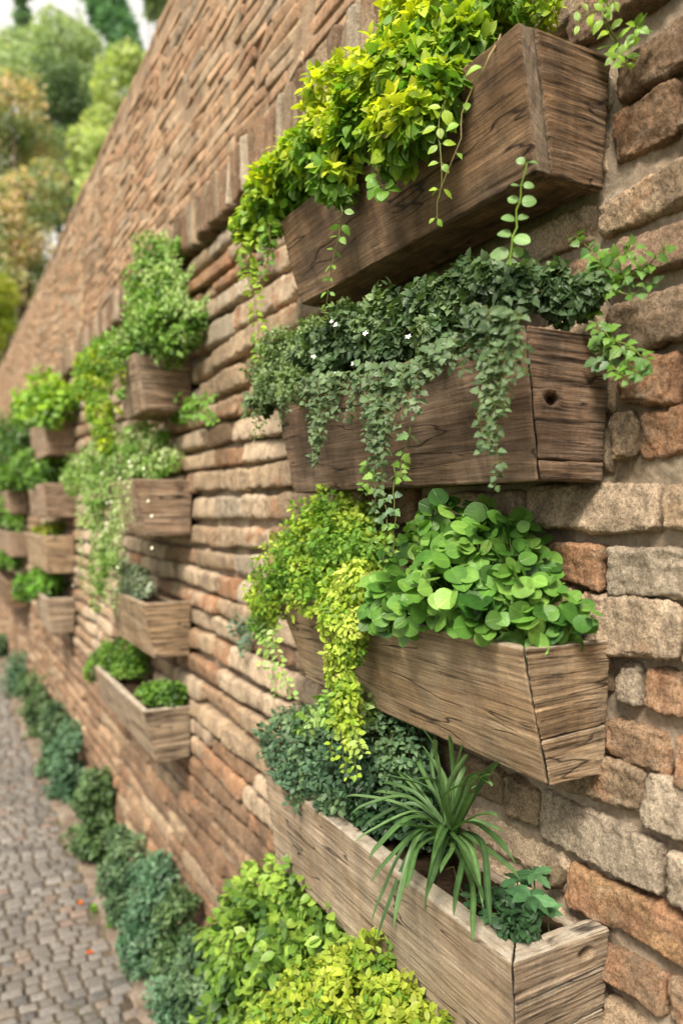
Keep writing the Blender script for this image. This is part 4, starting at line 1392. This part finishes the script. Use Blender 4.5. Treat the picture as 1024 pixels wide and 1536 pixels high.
# ------------------------------------------------------------------ trees behind the wall
def tree(name, label, base, height, crown_balls, cols, n, size, trunk_r=.12, tpl=T_OVAL, clump=.5, freq=.9):
    base = np.array(base, float)
    root = empty(name, base, label, "tree", "trees beyond the wall")
    g = Geo()
    top = np.array([b[0] for b in crown_balls]).mean(0)
    tp = smooth_path([base + np.array([0, 0, -.2]), base * .6 + top * .4 + rng.normal(0, .15, 3), top], 14)
    tube(g, tp, np.linspace(trunk_r, trunk_r * .35, 14), 9)
    g.build("trunk", MAT['bark'], root)
    g = Geo()
    for (c, r) in crown_balls:
        s0 = tp[rng.integers(5, 12)]
        tube(g, smooth_path([s0, (s0 + c) / 2 + rng.normal(0, .1 * r, 3), c], 8), np.linspace(trunk_r * .4, .02, 8), 6)
        for k in range(5):
            e = c + unit(rng.normal(size=3)) * r * .9
            tube(g, smooth_path([c, (c + e) / 2 + rng.normal(0, .08 * r, 3), e], 6), np.linspace(.03, .008, 6), 4)
    g.build("limbs", MAT['bark'], root)
    P, O = mass_points(crown_balls, int(n * 1.3), inner=.35, clump=clump, freq=freq)
    N = len(P)
    g = Geo()
    leaves(g, tpl, P, unit(O * .3 + rng.normal(0, .7, (N, 3)) + np.array([0, 0, -.2])), unit(O * .6 + np.array([0, 0, .6]) + rng.normal(0, .5, (N, 3))), size * rng.uniform(.6, 1.3, N), palette(P, cols, freq=1.6), .3)
    g.build("crown", MAT['leaf_far'], root)
    return root


def wp(px, py, Z):
    """point at distance Z along the view axis"""
    u = (px - 512) / FPX; v = (768 - py) / FPX
    return np.array([Z * (SA + u * CA), Z * (CA - u * SA), CAM_Z + Z * v])


def cb(lst, Z):
    return [(wp(a_, b_, Z + rnd.uniform(-1, 1) * r_ * Z / FPX), r_ * Z / FPX) for (a_, b_, r_) in lst]


def at_ground(px, Z):
    p = wp(px, 768, Z); p[2] = -.06
    return p


ORN = [(.22, .30, .15), (.36, .42, .24), (.60, .50, .30), (.74, .52, .38)]  # most crown colours from here on are paled, painting in haze and bloom
tree("flowering_tree", "tree with peach-orange young leaves at the left edge behind the wall", at_ground(5, 15.5), 8,
     cb([(20, 150, 42), (50, 215, 46), (15, 250, 50), (40, 300, 46), (70, 270, 30), (10, 350, 46), (45, 370, 34), (20, 420, 34), (8, 470, 26), (-30, 200, 60), (-30, 330, 60), (35, 430, 36), (5, 520, 40), (45, 400, 30)], 15.5), ORN, 12000, .10)
tree("broadleaf_tree", "pale yellow-green tree just behind the top edge of the wall", at_ground(185, 24), 14,
     cb([(160, 190, 34), (180, 130, 36), (150, 230, 32), (130, 250, 26), (195, 95, 26), (120, 210, 22), (170, 250, 40), (150, 300, 40)], 24), [(.34, .43, .16), (.50, .58, .25), (.60, .64, .33)], 8000, .15)
tree("broadleaf_tree", "dark tree between the peach and the pale green trees", at_ground(100, 32), 18,
     cb([(90, 170, 44), (100, 230, 44), (70, 230, 40), (95, 130, 44), (100, 290, 46), (60, 290, 40)], 32), [(.08, .14, .07), (.14, .21, .11), (.22, .29, .16)], 8000, .2)
tree("broadleaf_tree", "large light green rounded tree behind the dark one", at_ground(90, 42), 28,
     cb([(95, 70, 50), (130, 100, 44), (60, 90, 44), (80, 130, 44), (30, 110, 40), (140, 150, 36), (15, 70, 26)], 42), [(.26, .36, .19), (.40, .49, .28), (.54, .60, .38)], 9000, .26)
tree("conifer", "narrow dark blue-green conifer rising to the top of the photo", at_ground(170, 50), 36,
     cb([(165, 10, 24), (160, -30, 20), (175, 40, 26), (185, 70, 24), (150, 20, 20), (140, -10, 18), (165, -70, 16)], 50), [(.10, .22, .12), (.18, .34, .18)], 5000, .3)
tree("conifer", "pale grey-green tree at the top beside the edge of the wall", at_ground(225, 46), 30,
     cb([(232, 10, 18), (222, -25, 22), (245, -20, 24)], 46), [(.30, .42, .22), (.46, .56, .34)], 2500, .25)
tree("conifer", "thin blue-green conifer at the top left corner", at_ground(38, 55), 36,
     cb([(35, 25, 14), (40, 60, 20), (32, -10, 12), (25, 90, 24)], 55), [(.16, .28, .17), (.26, .40, .24)], 2500, .32)
tree("hedge_tree", "low yellow-green tree at the left edge right above the far wall top", at_ground(-5, 14), 5,
     cb([(5, 480, 22), (-10, 440, 36), (15, 490, 12), (-20, 500, 40)], 14), [(.22, .32, .04), (.42, .44, .06)], 2500, .08)
